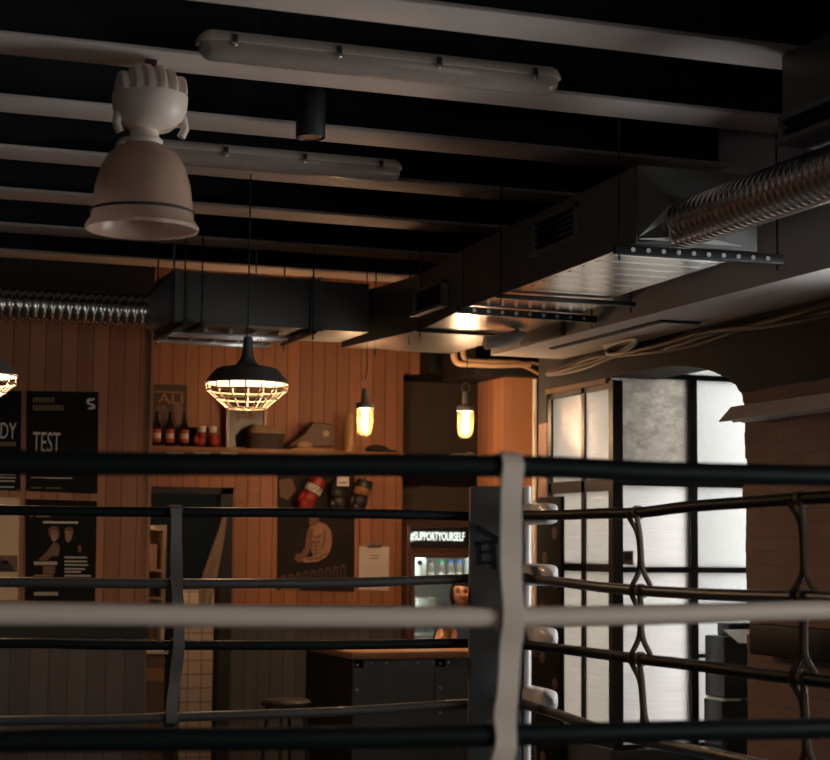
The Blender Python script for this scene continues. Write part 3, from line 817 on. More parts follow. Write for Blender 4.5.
# ================================================================ LAMPS
# factory bell lamp
bp_ = PY(142, 228, 6.93); bx, by = bp_.x, 6.93
u = bp_.y/F*1.0 * 1.008 if False else 6.98/F
bl = thing('high_bay_lamp', 'large unlit factory lamp with a smoky bell shade under the ceiling', 'lamp', (bx, by, bp_.z))
def hz(y): return bp_.z + (228-y)*u
prof = [(57*u, hz(230)), (57.5*u, hz(227)), (52*u, hz(219)), (50.5*u, hz(205)), (48*u, hz(185)), (43*u, hz(167)), (36*u, hz(154)), (26*u, hz(146)), (18*u, hz(142))]
prof2 = prof + [(r-.004, z_-.003) for r, z_ in prof[::-1]]
MB().lathe(prof2, (bx, by, 0), 48).build('bell_shade', M_bell, bl)
MB().lathe([(51.5*u, hz(213)), (53*u, hz(213.8)), (53*u, hz(211.2)), (51.3*u, hz(210.5))], (bx, by, 0), 48).build('band', M_flange, bl)
MB().lathe([(18*u, hz(143)), (19*u, hz(138)), (15*u, hz(134)), (14*u, hz(126)), (14*u, hz(118))], (bx, by, 0), 28).build('neck', M_lampgrey, bl)
hx = bx+.02
MB().lathe([(12*u, hz(128)), (22*u, hz(126)), (33*u, hz(117)), (37.5*u, hz(106)), (38.5*u, hz(94)), (38.5*u, hz(91)), (36.5*u, hz(90)), (33*u, hz(80)), (25*u, hz(71)), (14*u, hz(65)), (.001, hz(63))], (hx, by, 0), 36, cap0=True).build('gear_housing', M_lampgrey, bl)
for k in range(6):
    xo = (k-2.5)*11.6*u
    R_ = 38.5*u; sc_ = math.sqrt(max(.05, 1-(xo/(41*u))**2)); hgt = 33*u*sc_; hw_ = R_*sc_
    arc = [(math.cos(PI*j/24), math.sin(PI*j/24)) for j in range(25)]
    rings_ = [[(hx+xo+dx, by+hw_*f_*c_, hz(92)+hgt*f_*s2) for c_, s2 in arc] for dx, f_ in ((-.017, .93), (-.012, .985), (0, 1.0), (.012, .985), (.017, .93))]
    MB().loft(rings_).build('cooling_fin', M_lampgrey, bl)
for s_ in (-1, 1):
    MB().tube([(hx+s_*33*u, by-.02, hz(112)), (hx+s_*35*u, by-.03, hz(125)), (hx+s_*31*u, by-.03, hz(133))], .018, 10).build('latch', M_lampgrey, bl)
MB().box(hx-.02, hx+.02, by-.02, by+.02, hz(66), 3.855).build('hook_bracket', M_flange, bl)
MB().tube([(bx, by, hz(140)), (bx, by, hz(168)), (bx, by, hz(190))], [.02, .045, .03], 16).build('lamp_bulb', M_whitetube, bl)
# two tube lights with dusty covers
def tube_light(xl, xr, ymid_l, ymid_r, Y, label):
    A, B = PY(xl, ymid_l, Y), PY(xr, ymid_r, Y)
    zc0 = (A.z+B.z)/2; L = B.x-A.x; c = Vector(((A.x+B.x)/2, Y, zc0))
    t = thing('tube_light', label, 'ceiling light', c, 'unlit tube lights under the ceiling')
    hxs = L/2
    def body(x0, x1, prof, m, name):
        rings = []
        for f, sc in ((0, .55), (.012, .85), (.03, 1), (.97, 1), (.988, .85), (1, .55)):
            rings.append([(x0+(x1-x0)*f, y_*sc, z_*sc) for y_, z_ in prof])
        return MB().loft(rings).build(name, m, t, local=True)
    cover = [(-.062, .012), (-.058, -.02), (-.042, -.044), (-.018, -.056), (.018, -.056), (.042, -.044), (.058, -.02), (.062, .012)]
    base = [(-.066, .010), (.066, .010), (.066, .030), (.050, .052), (-.050, .052), (-.066, .030)]
    body(-hxs, hxs, cover, M_tubecover, 'diffuser')
    body(-hxs-.01, hxs+.01, base, M_lampgrey, 'base_tray')
    for y_ in (-.022, .022): MB().tube([(-hxs+.06, y_, -.012), (hxs-.06, y_, -.012)], .013, 12).build('tube', M_whitetube, t, local=True)
    for s_ in (-1, 1):
        MB().box(s_*hxs*.93-.03, s_*hxs*.93+.03, -.045, .045, -.03, .0).build('lamp_holder', M_flange, t, local=True)
    for k in range(4):
        x = -hxs+L*(.08+.84*k/3)
        for s_ in (-1, 1): MB().box(x-.012, x+.012, s_*.070-.006, s_*.070+.006, -.012, .036, .002).build('clip', M_metal_l, t, local=True)
    for s_ in (-1, 1): MB().tube([(s_*hxs*.7, 0, .05), (s_*hxs*.7, 0, ZD-zc0)], .006, 8).build('rod', M_flange, t, local=True)
    return t
tube_light(200, 555, 48, 80, 6.55, 'longer unlit tube light with a clouded cover, nearest the viewer')
tube_light(118, 398, 150, 170, 8.42, 'unlit tube light with a clouded cover, right behind the factory bell lamp')
# black downlight
q = PY(310.5, 138, 7.62)
dl = thing('downlight', 'small black cylinder downlight between the two tube lights', 'ceiling light', q)
MB().lathe([(.001, q.z+.012), (.060, q.z+.012), (.067, q.z), (.069, q.z+.004), (.069, q.z+.22), (.05, q.z+.235), (.001, q.z+.235)], (q.x, q.y, 0), 32).build('housing', M_flange, dl)
MB().lathe([(.001, q.z+.004), (.05, q.z+.004), (.058, q.z+.011)], (q.x, q.y, 0), 28).build('lens', M_metal_l, dl)
MB().tube([(q.x, q.y, q.z+.23), (q.x, q.y, ZD)], .012, 10).build('stem', M_flange, dl)

# warm light helper: the bulb's own light
def bulb_light(loc, power, r, col=(1., .64, .36)):
    L = bpy.data.lights.new('bulb_glow', 'POINT'); L.energy = power; L.color = col; L.shadow_soft_size = r
    o = bpy.data.objects.new('bulb_glow', L); COL.objects.link(o); o.location = loc; return o
# caged barn pendants
Yp = 8.90
def pendant(px, py_rim, label):
    q = PY(px, py_rim, Yp); return q
q = PY(247, 383, Yp)
up_ = 9.13/F
t = thing('cage_pendant', 'lit black barn pendant with a wire cage hanging before the shelf', 'pendant lamp', q, 'caged barn pendants')
def L_(name, prof, m, seg=48): return MB().lathe([(r*up_, h*up_) for r, h in prof], (0, 0, 0), seg).build(name, m, t, local=True)
outer = [(.1, 47), (4.6, 46.5), (5.2, 32), (6.8, 25), (10.5, 19.5), (15, 17), (25, 15.8), (30, 14.5), (33, 12), (42.3, .6), (43, 0)]
L_('lamp_shade', outer, M_shade)
L_('reflector', [(41.8, .3), (32.4, 11.2), (29.4, 13.6), (14, 16.5), (9, 18.5), (5, 21), (.1, 21)], M_enamel)
cg = MB()
def ringw(r, h, w=.0035): cg.tube([(r*up_*math.cos(2*PI*k/40), r*up_*math.sin(2*PI*k/40), h*up_) for k in range(40)], w, 6, closed=True)
for r, h in ((41.5, -.5), (40.5, -8), (31, -16.5), (19.5, -26)): ringw(r, h, .0042)
for k in range(16):
    a = 2*PI*k/16+.1
    cg.tube([(r*up_*math.cos(a), r*up_*math.sin(a), h*up_) for r, h in ((41.5, -.5), (40.5, -8), (19.5, -26))], .0036, 6)
for k in range(4):
    a = PI*k/4; cg.tube([(-19.5*up_*math.cos(a), -19.5*up_*math.sin(a), -26*up_), (19.5*up_*math.cos(a), 19.5*up_*math.sin(a), -26*up_)], .0032, 6)
cg.build('wire_cage', M_cage, t, local=True)
MB().lathe([(.001, .030), (.018, .033), (.026, .045), (.022, .06), (.016, .075), (.016, .095), (.001, .095)], (0, 0, 0), 24).build('bulb', M_bulb, t, local=True)
MB().tube([(0, 0, 46*up_), (0, 0, 3.85-q.z)], .004, 8).build('cord', M_cord, t, local=True)
bulb_light((q.x, q.y, q.z+.02), 20, .036)
q2 = PY(-27, 375, Yp)
dup(t, q2, 'lit black barn pendant with a wire cage, cut by the left edge of the view', 'caged barn pendants')
bulb_light((q2.x, q2.y, q2.z+.02), 66, .036)

# glass jar pendants over the bar
Yj = 11.76
q = PY(365, 408, Yj); uj = 12.36/F
t = thing('jar_pendant', 'lit glass jar pendant in front of the boarded wall, over the shelf end', 'pendant lamp', q, 'glass jar pendants over the bar')
def L2(name, prof, m, seg=32): return MB().lathe([(r*uj, h*uj) for r, h in prof], (0, 0, 0), seg).build(name, m, t, local=True)
L2('glass_jar', [(8.2, 0), (8.5, -2), (8.5, -17), (8.0, -21), (6.4, -25), (3.6, -27.6), (.1, -28.4)], M_jarglass)
L2('cap', [(8.0, -1), (9.2, -.5), (9.2, 3), (8, 5), (5, 6), (3.4, 7), (3.1, 18), (2, 20), (.1, 20)], M_steel)
L2('bulb', [(.1, -24), (1.8, -23), (3.0, -20), (3.4, -15), (3.0, -9), (2.2, -6), (2.0, -3), (.1, -3)], M_filament)
L2('lamp_socket', [(4.2, 1), (4.2, -4), (2.8, -6), (.1, -6)], M_enamel)
hk = MB()
hk.tube([(math.cos(2*PI*k/20)*4.2*uj, 0, (24+math.sin(2*PI*k/20)*5)*uj) for k in range(20)], .0055, 8, closed=True)
hk.build('hook', M_steel, t, local=True)
MB().tube([(0, 0, 28*uj), (.012, 0, 40*uj), (0, 0, ZD-q.z)], .004, 8).build('cord', M_cord, t, local=True)
bulb_light((q.x, q.y, q.z-14*uj), 190, .03, (1., .60, .31))
q2 = PY(465.5, 411, Yj)
dup(t, q2, 'lit glass jar pendant in front of the dark recess, beside the wood pillar', 'glass jar pendants over the bar')
bulb_light((q2.x, q2.y, q2.z-14*uj), 190, .03, (1., .60, .31))

# batten light on the brick wall
A = PX(728, 420, 4.96); 
bt = thing('batten_light', 'unlit batten light with a grey hood on the brick wall, right of the windows', 'wall light', (4.98, 7.8, A.z))
za = A.z
MB().prism([(4.90, za-.01), (4.98, za+.075), (5.02, za+.075), (5.06, za-.01), (5.05, za-.014), (4.99, za+.03), (4.91, za-.014)], 7.15, A.y, 'Y').build('hood', M_lampgrey, bt)
MB().tube([(4.98, 7.18, za+.0), (4.98, A.y-.03, za+.0)], .016, 12).build('tube', M_whitetube, bt)
for y in (7.4, 8.2): MB().box(5.0, XR, y-.03, y+.03, za+.03, za+.07).build('bracket', M_flange, bt)
# black rail along the brick wall
z0, z1 = PX(745, 653, 5.0).z, PX(745, 623, 5.0).z
tag(MB().box(4.98, XR-.002, 7.15, 8.33, z0, z1, .012).build('wall_rail', M_black, None, (5.05, 7.8, z0)), 'wide black padded board fixed along the brick wall', 'wall board')

# ================================================================ PIPES AND CABLES
pp = smooth_pts([PY(485, 343, 10.15), PY(500, 341, 10.15), PY(514, 337, 10.15), PY(521, 335, 10.15), PY(523, 334.5, 10.15), PY(524, 332.5, 10.15)], 6)
tag(MB().tube(pp, [.042 if i < 17 else .024 for i in range(len(pp))], 18).build('waste_pipe', M_pvc, None, tuple(pp[0])), 'short thick white plastic pipe with an elbow under the large duct', 'pipe')
A0, A1 = PX(525, 336, 4.57), PX(566, 322, 4.57)
tag(MB().box(4.535, 4.573, A1.y, A0.y, 3.20, 3.42, .004).build('timber_plate', mat('rough_timber', (.16, .12, .095), .8, var=.3, scale=20), None, (4.55, (A0.y+A1.y)/2, 3.2)), 'rough timber plate on the side of the soffit beside the large duct', 'timber plate')
pt = thing('pipe_run', 'tan pipes turning along the top of the wood pillar', 'pipe', PY(470, 362, 12.14))
for (seq, r) in (([(454, 343), (454, 357), (458, 363), (470, 364), (495, 365), (530, 364)], .024), ([(463, 343), (463, 355), (467, 360), (480, 361), (520, 362)], .020)):
    MB().tube(smooth_pts([PY(x, y, 12.14) for x, y in seq], 6), r, 12).build('pipe', M_pipe_t, pt)
m = thing('hanging_cable', 'loose tan cable drooping from the top of the wood pillar', 'cable', PY(540, 372, 12.2))
MB().tube(smooth_pts([PY(518, 364, 12.2), PY(530, 369, 12.2), PY(543, 376, 12.2), PY(551, 374, 12.2), PY(545, 366, 12.2), PY(530, 362, 12.2)], 8), .014, 10).build('cable', M_pipe_t, m)
xw = PY(534.5, 450, 12.28)
tag(MB().tube([(xw.x, 12.275, .0), (xw.x, 12.275, 3.18)], .020, 14).build('conduit', M_pvc, None, (xw.x, 12.275, 0)), 'thin white conduit running down the edge of the wood pillar', 'conduit')
cb = thing('cable_bundle', 'brown cable bundle slung along the right edge of the soffit', 'cables', (5.06, 9, 3.15))
for k in range(4):
    pts = []
    for i in range(40):
        y = 11.1-i*.17
        pts.append((5.055+.02*math.sin(k*2+i*.6), y, 3.155-.012*k-.035*abs(math.sin(y*2.1+k*.3))))
    MB().tube(smooth_pts(pts, 3), .013 + .004*(k == 0), 8).build('cable', M_cable_b, cb)
lc = thing('cable_loop', 'coiled loop of pale grey cable hanging at the soffit edge above the windows', 'cable', PX(620, 348, 5.0))
for k in range(4):
    pts = [(603, 346+k), (618, 339.5+k*.8), (632, 337+k*.8), (634, 340+k), (622, 350+k*.6), (610, 354.5), (606, 352+k*.4)]
    MB().tube(smooth_pts([PX(x+k*.8, y, 5.0-.012*k) for x, y in pts], 7), .009, 8).build('cable', M_cable_g, lc)

# ================================================================ BACK WALL SHELF AND WHAT STANDS ON IT
zs = PY(280, 449.5, 13.2).z
xs0, xs1 = xe, PY(402, 450, 13.2).x
sh = thing('wall_shelf', 'long wooden shelf along the boarded back wall', 'shelf', ((xs0+xs1)/2, 13.3, zs-.05))
MB().box(xs0, xs1, 13.16, YB-.001, zs-.035, zs, .004).build('board', M_trimwood, sh)
MB().box(xs0, xs1, 13.165, 13.185, zs-.10, zs-.036).build('front_rail', M_trimwood, sh)
for k in range(7):
    x = xs0+.25+(xs1-xs0-.5)*k/6
    MB().sphere((x, 13.162, zs-.06), .007, 2).build('screw', M_metal_l, sh)
us = 13.8/F
def sx(px): return PY(px, 440, 13.3).x
# three brown bottles
def bottle(px, label):
    x = sx(px); t = thing('beer_bottle', label, 'bottle', (x, 13.30, zs), 'brown bottles at the left end of the shelf')
    MB().lathe([(.001, .002), (.030, .002), (.033, .012), (.033, .150), (.028, .178), (.015, .205), (.0125, .255), (.015, .262), (.015, .272), (.001, .272)], (0, 0, 0), 24).build('glass_bottle', M_beerglass, t, local=True)
    MB().lathe([(.0336, .035), (.0342, .035), (.0342, .135), (.0336, .135)], (0, 0, 0), 24).build('paper_label', M_redlabel, t, local=True)
    MB().lathe([(.0345, .065), (.0349, .07), (.0349, .10), (.0345, .105)], (0, 0, 0), 24).build('label_band', M_ink_w, t, local=True)
    return t
b0 = bottle(156.5, 'brown bottle with a red label, leftmost of the three on the shelf')
dup(b0, (sx(169.5), 13.30, zs), 'brown bottle with a red label, middle of the three on the shelf')
dup(b0, (sx(184), 13.30, zs), 'brown bottle with a red label, rightmost of the three on the shelf')
# pair of small red gloves in a black box
bx0, bx1 = sx(188), sx(220)
tag(MB().box(bx0, bx1, 13.40, 13.47, zs, zs+.165, .004).build('display_box', M_black, None, ((bx0+bx1)/2, 13.44, zs)), 'black display box behind the two small red gloves on the shelf', 'box')
def small_glove(px, lean, label):
    t = thing('small_boxing_glove', label, 'boxing glove', (sx(px), 13.30, zs), 'small red gloves on the shelf')
    MB().sphere((0, 0, .055), .052, 3, (.85, .75, 1.0)).sphere((.012*lean, -.01, .095), .040, 3, (.85, .8, 1.1)).sphere((-.036*lean, -.015, .06), .022, 3, (.9, .9, 1.5)).build('padding', M_red, t, local=True)
    MB().lathe([(.026, .118), (.030, .13), (.031, .165), (.027, .17), (.001, .168)], (.012*lean, -.008, 0), 20).build('cuff', M_white, t, local=True)
    return t
small_glove(200, 1, 'small red boxing glove with a white cuff, beside the bottles')
small_glove(214, -1, 'small red boxing glove with a white cuff, beside the framed picture')
# framed picture
fp = thing('framed_picture', 'framed dark picture leaning on the wall behind the caged pendant', 'picture', (sx(250), 13.42, zs))
x0, x1, z1 = sx(229.5), sx(270), PY(250, 393, 13.42).z
m = MB()
for a in ((x0, x0+.022, zs, z1), (x1-.022, x1, zs, z1), (x0, x1, zs, zs+.022), (x0, x1, z1-.022, z1)): m.box(a[0], a[1], 13.41, 13.44, a[2], a[3], .003)
m.build('frame', M_paper, fp)
MB().box(x0+.02, x1-.02, 13.425, 13.435, zs+.02, z1-.02).build('print', mat('dark_photo_print', (.05, .04, .032), .3, var=.6, scale=9, bump=0), fp)
for k in range(3):
    MB().sphere(((x0+x1)/2-.06+.06*k, 13.424, zs+.28), .03, 2, (.8, .05, 1.3)).build('figure_print', M_skinprint2, fp)
# dark basket with crumpled paper
bk = thing('wicker_basket', 'dark woven basket full of crumpled paper on the shelf', 'basket', (sx(264), 13.29, zs))
def ell(cx, cy, rx, ry, z_, n=24, p=.6):
    return [(cx+rx*math.copysign(abs(math.cos(2*PI*k/n))**p, math.cos(2*PI*k/n)), cy+ry*math.copysign(abs(math.sin(2*PI*k/n))**p, math.sin(2*PI*k/n)), z_) for k in range(n)]
cx = sx(264)
rings = [ell(cx, 13.29, .135, .085, zs+.001), ell(cx, 13.29, .15, .095, zs+.07), ell(cx, 13.29, .158, .10, zs+.125)]
MB().loft(rings + [ell(cx, 13.29, .148, .09, zs+.125), ell(cx, 13.29, .14, .085, zs+.05)]).build('basket', M_wicker, bk)
pm = MB().sphere((cx-.03, 13.29, zs+.125), .09, 4, (1.1, .8, .75)).sphere((cx+.08, 13.29, zs+.12), .06, 4, (1, .9, .9))
for v in pm.bm.verts: v.co += Vector((jag(.012), jag(.012), jag(.012)))
tag(pm.build('crumpled_paper', M_cardboard, None, (cx, 13.29, zs+.06)), 'crumpled tan paper filling the dark woven basket', 'paper')
# high boxing boot lying toe left
bo = thing('boxing_boot', 'dark high boxing boot with a round badge standing toe left on the shelf', 'boot', (sx(310), 13.31, zs))
def pq(px, py): p = PY(px, py, 13.31); return (p.x, p.z)
o_ = [(286.5, 447), (288, 443), (296, 439), (303, 434), (307, 427), (311, 422), (326, 423.5), (332, 425), (333, 446), (320, 447.5)]
m = MB()
rings = []
for d_, sc in ((-.055, .90), (-.045, .97), (0, 1.0), (.045, .97), (.055, .90)):
    cx_, cz_ = pq(318, 438)
    rings.append([(cx_+(pq(*p)[0]-cx_)*sc, 13.31+d_, max(zs+.004, cz_+(pq(*p)[1]-cz_)*sc)) for p in o_])
m.loft(rings).build('boot_upper', M_leather_br, bo)
c_ = pq(324, 434)
MB().lathe([(.001, 13.31-.058), (.026, 13.31-.058), (.026, 13.31-.05)], (c_[0], 0, c_[1]), 24, axis='Y').build('badge', M_sole, bo)
MB().box(pq(290, 447)[0], pq(333, 447)[0], 13.255, 13.365, zs, zs+.018, .006).build('sole', M_sole, bo)
MB().sphere((pq(303, 443)[0], 13.27, zs+.045), .05, 3, (1.5, .5, .7)).build('toe_cap', M_sole, bo)
# amber jar and dark cap
x = sx(350)
tag(MB().lathe([(.001, zs), (.05, zs), (.05, zs+.04), (.042, zs+.045), (.045, zs+.06), (.047, zs+.2), (.042, zs+.26), (.028, zs+.285), (.024, zs+.31), (.001, zs+.31)], (x, 13.3, 0), 28).build('clay_jar', M_jarclay, None, (x, 13.3, zs)), 'tall amber jar on the shelf behind the left glass jar pendant', 'jar')
cp = thing('flat_cap', 'dark flat cap lying at the right end of the shelf', 'cap', (sx(379), 13.3, zs))
MB().sphere((sx(377), 13.3, zs+.028), .10, 3, (1., .75, .42)).build('crown', M_leather_k, cp)
MB().sphere((sx(389), 13.27, zs+.014), .065, 3, (1., .7, .2)).build('peak', M_leather_k, cp)
# three tags hanging below the shelf rail
for k, px in enumerate((175, 202, 229)):
    p = PY(px, 455, 13.15); t = thing('price_tag', '%s white tag hung under the shelf, above the doorway' % ('leftmost', 'middle', 'rightmost')[k], 'tag', (p.x, 13.15, p.z-.05), 'white tags under the shelf')
    MB().box(p.x-.065, p.x+.065, 13.148, 13.152, p.z-.05, p.z+.02).build('card', M_white, t)
    MB().box(p.x-.05, p.x+.05-.02*k, 13.146, 13.148, p.z-.015, p.z-.008).build('print', M_ink_g, t)
    MB().tube([(p.x, 13.15, p.z+.015), (p.x, 13.166, zs-.08)], .0025, 6).build('string', M_cord, t)
# small boxing poster at the left end of the wall, behind the bottles
ap = thing('boxing_poster', 'small dark boxing poster on the back wall behind the brown bottles', 'poster', PY(169, 445, YB))
flat('sheet', [(152.5, 384), (187, 385), (187, 445), (152.5, 444)], YB-.001, mat('brown_poster_print', (.06, .03, .018), .5, var=.5, scale=14, bump=0), ap)
a, b = PY(158, 403, YB-.003), PY(183, 394, YB-.003)
lettering('ALI', 'lettering', M_ink_o, ap, a.x, b.x, a.z, b.z, YB-.003, .002)
flat('figure_print', [(174, 404), (182, 404), (183, 412), (180, 424), (176, 424), (174, 413)], YB-.003, M_skinprint2, ap)
flat('figure_print', [(156, 406), (166, 405), (168, 416), (163, 428), (157, 428)], YB-.003, M_hairprint, ap)
flat('print_line', [(155, 391), (183, 392), (183, 393.2), (155, 392.2)], YB-.003, M_ink_o, ap)

# ================================================================ POSTERS ON THE LEFT SECTION
Yq = YBL-.001
def poster(name, label, quad, m=M_poster):
    p = PY(quad[3][0]*.5+quad[2][0]*.5, quad[3][1], Yq)
    t = thing(name, label, 'poster', p)
    flat('sheet', quad, Yq, m, t, .004)
    return t
def word(text, t, x0, y1, x1, y0, m, Y=Yq-.0045):
    a, b = PY(x0, y1, Y), PY(x1, y0, Y); lettering(text, 'lettering', m, t, a.x, b.x, a.z, b.z, Y, .002)
def bar(t, x0, y0, x1, y1, m, name='print_line'):
    flat(name, [(x0, y0), (x1, y0+(x1-x0)*.012), (x1, y1+(x1-x0)*.012), (x0, y1)], Yq-.0045, m, t, .0015)
def pins(t, pts):
    for x, y in pts:
        p = PY(x, y, Yq-.004); MB().sphere((p.x, Yq-.006, p.z), .008, 2, (1.6, .6, .5)).build('pin', M_metal_l, t)
t = poster('wall_poster', 'black poster reading TEST in tall white letters on the left boarded wall', [(26.5, 391), (98.5, 392), (97.5, 494), (26, 491)])
word('TEST', t, 32.5, 452, 60.5, 432.5, M_ink_p)
for x0, y0, x1, y1 in ((33, 397.5, 55, 402.5), (33, 405, 64, 410.5)):
    n = int((x1-x0)/2.6)
    for k in range(n): bar(t, x0+(x1-x0)*k/n, y0, x0+(x1-x0)*(k+.72)/n, y1, M_ink_y, 'small_print')
# the white mark in the upper corner: a hooked S over three strokes
for pts in (([(86, 400.5), (88, 398.5), (95, 398), (94, 400.5), (89.5, 401), (89.5, 403), (93, 403.5), (95.5, 405.5), (95, 408.5), (92, 409.5), (87.5, 409), (90, 407), (92.5, 406.8), (91, 405.3), (87.5, 404.5)]),):
    flat('emblem', pts, Yq-.0045, M_ink_p, t, .0015)
bar(t, 31, 477, 45, 477.8, M_ink_w); bar(t, 44, 477.2, 72, 478.4, M_ink_w); bar(t, 31, 487.2, 42, 488.2, M_ink_y); bar(t, 46, 487.4, 61, 488.4, M_ink_y)
pins(t, [(28, 490), (96.5, 492)])
t = poster('wall_poster', 'black poster cut by the left edge, beside the TEST poster', [(-48, 390), (21.5, 391), (20.5, 491), (-48, 489)])
word('LADY', t, -14, 438, 16.5, 423, M_ink_p)
for k in range(7): bar(t, -2+k*2.6, 442, 0+k*2.6, 446, M_ink_y, 'small_print')
for y, x1 in ((473.5, 15), (476.5, 16), (480, 15), (486, 14)): bar(t, -30, y, x1, y+1.2, M_ink_w)
pins(t, [(18.5, 489.5)])
t = poster('wall_poster', 'black poster showing two people back to back, below the TEST poster', [(25.5, 499), (97, 501), (95, 602), (24.5, 601)])
bar(t, 30, 514, 33, 517, M_ink_o); bar(t, 35.5, 514, 50, 517, M_ink_o)
bar(t, 43, 521.2, 78, 523.2, M_ink_p)
flat('figure_print', [(52.5, 543), (57, 543), (60, 547), (58.5, 556), (52, 556), (46, 561), (38, 560), (47.5, 551)], Yq-.0045, M_skinprint2, t, .0015)
flat('face_print', [(50, 530), (53, 528.5), (57.5, 529.5), (58.3, 534), (57, 539.5), (54, 542), (51.2, 539.5)], Yq-.0045, M_skinprint, t, .0015)
flat('face_print', [(65, 531), (68, 529.5), (71.5, 530.5), (72.3, 535), (71, 540), (68, 543), (65.5, 540)], Yq-.0045, M_skinprint, t, .0015)
flat('hair_print', [(48.5, 535), (48.5, 529), (52, 526), (57, 526.5), (59.5, 530), (59.3, 537), (58, 538), (57.6, 531.5), (53, 530), (50.4, 532), (50, 537)], Yq-.0062, M_hairprint, t, .001)
flat('hair_print', [(63.8, 534), (64.5, 529), (68, 526.8), (72, 527.5), (73.6, 531), (73, 535), (71.6, 531.8), (67, 530.5), (65, 532.5)], Yq-.0062, M_hairprint, t, .001)
for x_ in (51.2, 54.6, 66.2, 69.4):
    flat('shading_print', [(x_, 533), (x_+2.2, 533.1), (x_+2.2, 534.1), (x_, 534)], Yq-.0062, M_hairprint, t, .0008)
for x_ in (53, 67.4): flat('shading_print', [(x_, 538.2), (x_+2.2, 538.2), (x_+1.1, 539.2)], Yq-.0062, M_skinprint2, t, .0008)
flat('figure_print', [(43, 566), (55, 566), (55, 574), (43, 574)], Yq-.0045, M_skinprint2, t, .0015)
for k in range(9): bar(t, 34+k*2.6, 561.5, 36.2+k*2.6, 565, M_ink_w, 'small_print')
for y, x1 in ((556.5, 87), (560.5, 87), (564, 88), (568, 85), (571, 81), (574.8, 91)): bar(t, 64.5, y, x1, y+1.6, M_ink_w)
for k in range(9): bar(t, 34+k*2.7, 592, 36.3+k*2.7, 595.5, M_ink_w, 'small_print')
bar(t, 34, 574.5, 53, 576.3, M_ink_o)
flat('figure_print', [(78, 545.5), (81, 545.5), (81, 552), (78.5, 552)], Yq-.0045, M_skinprint2, t, .0015)
t = poster('wall_poster', 'cream poster cut by the left edge, showing a dark photo strip', [(-45, 496.5), (19.5, 498), (17.5, 600), (-45, 600)], M_paper)
flat('photo_print', [(-40, 555), (17.5, 555.5), (17.5, 572), (-40, 571.5)], Yq-.0045, M_hairprint, t, .0015)
flat('photo_print', [(-10, 567), (0, 560), (8, 561), (13, 567), (15, 571), (-10, 571)], Yq-.0062, M_ink_k, t, .001)
flat('figure_print', [(3, 557), (8, 556), (10, 561), (6, 564), (3, 562)], Yq-.0062, M_skinprint2, t, .001)
pins(t, [(17.5, 499.5)])

# ================================================================ PRINT OF A BODYBUILDER, GLOVES, CLIPBOARD
Yv = YB-.001
bp2 = thing('boxer_print', 'dark poster of a bare-chested muscular man below the hung gloves', 'poster', PY(316, 592, Yv))
flat('sheet', [(277.5, 470), (355, 471), (354, 592), (276.5, 590)], Yv, mat('smoky_dark_print', (.026, .022, .020), .75, var=.7, scale=5, bump=0, spec=.2), bp2, .004)
def bflat(name, pts, m, lay=0): flat(name, pts, Yv-.0045-.0012*lay, m, bp2, .0012)
bflat('torso_print', [(309, 528), (314, 523), (320, 522), (327, 525), (331, 531), (330, 541), (327, 547), (323, 553), (321, 558), (314, 558), (311, 550), (308, 542), (307, 534)], M_skinprint)
bflat('arm_print', [(325, 527), (331, 531), (332, 541), (330, 551), (326, 557), (318, 561.5), (305, 562.5), (301, 560), (304, 558), (316, 556), (322, 550), (325, 542)], M_skinprint, 1)
bflat('arm_print', [(309, 529), (306, 538), (305, 548), (301, 553), (296, 554), (294.5, 559), (299, 563), (304, 560), (309, 553), (311, 545)], M_skinprint2, 1)
bflat('head_print', [(309, 520), (311, 515), (316, 514), (319, 518), (318, 524), (313, 526), (309.5, 525)], M_skinprint2, 1)
bflat('shading_print', [(309, 529), (313, 526), (313, 533), (312, 541), (313, 552), (311, 550), (308, 541)], M_skinprint2, 2)
bflat('shading_print', [(324, 529), (325.5, 530), (325.5, 540), (322.5, 549), (320.5, 551), (323, 541)], M_skinprint2, 2)
bflat('shading_print', [(312, 534.5), (316, 537), (322, 533.5), (322, 536), (316.5, 539), (312, 537)], M_skinprint2, 3)
for y_ in (546, 549.5, 553): bflat('shading_print', [(312, y_), (320, y_-.5), (320, y_+.6), (312, y_+1)], M_skinprint2, 3)
bflat('shading_print', [(306, 558.5), (320, 557), (326, 552), (327, 553.5), (320, 559), (306, 560.3)], M_skinprint2, 3)
bflat('shading_print', [(311, 540), (316, 541.5), (321, 540), (320, 542.5), (315, 544), (311, 542.5)], M_hairprint, 2)
bflat('shading_print', [(314.5, 544), (316, 544), (316.5, 556), (315, 556)], M_hairprint, 2)
for k in range(9):
    x = 281+k*7.4; y0 = 574.5-k*1.3; w_ = 5.4
    q = [(x, y0+2), (x+w_/2, y0), (x+w_, y0+1.5), (x+w_, 585), (x, 585.5)]
    bflat('outline_letter', q, M_leather_br, 1); bflat('outline_letter_fill', [(x+1.1, y0+3.2), (x+w_-1.1, y0+2.8), (x+w_-1.1, 584), (x+1.1, 584.2)], M_ink_k, 2)
bflat('print_line', [(281, 588), (300, 588.5), (300, 590), (281, 589.5)], M_ink_o, 0)
bflat('smoke_print', [(279, 480), (292, 478), (296, 490), (288, 500), (280, 497)], M_hairprint, 0)
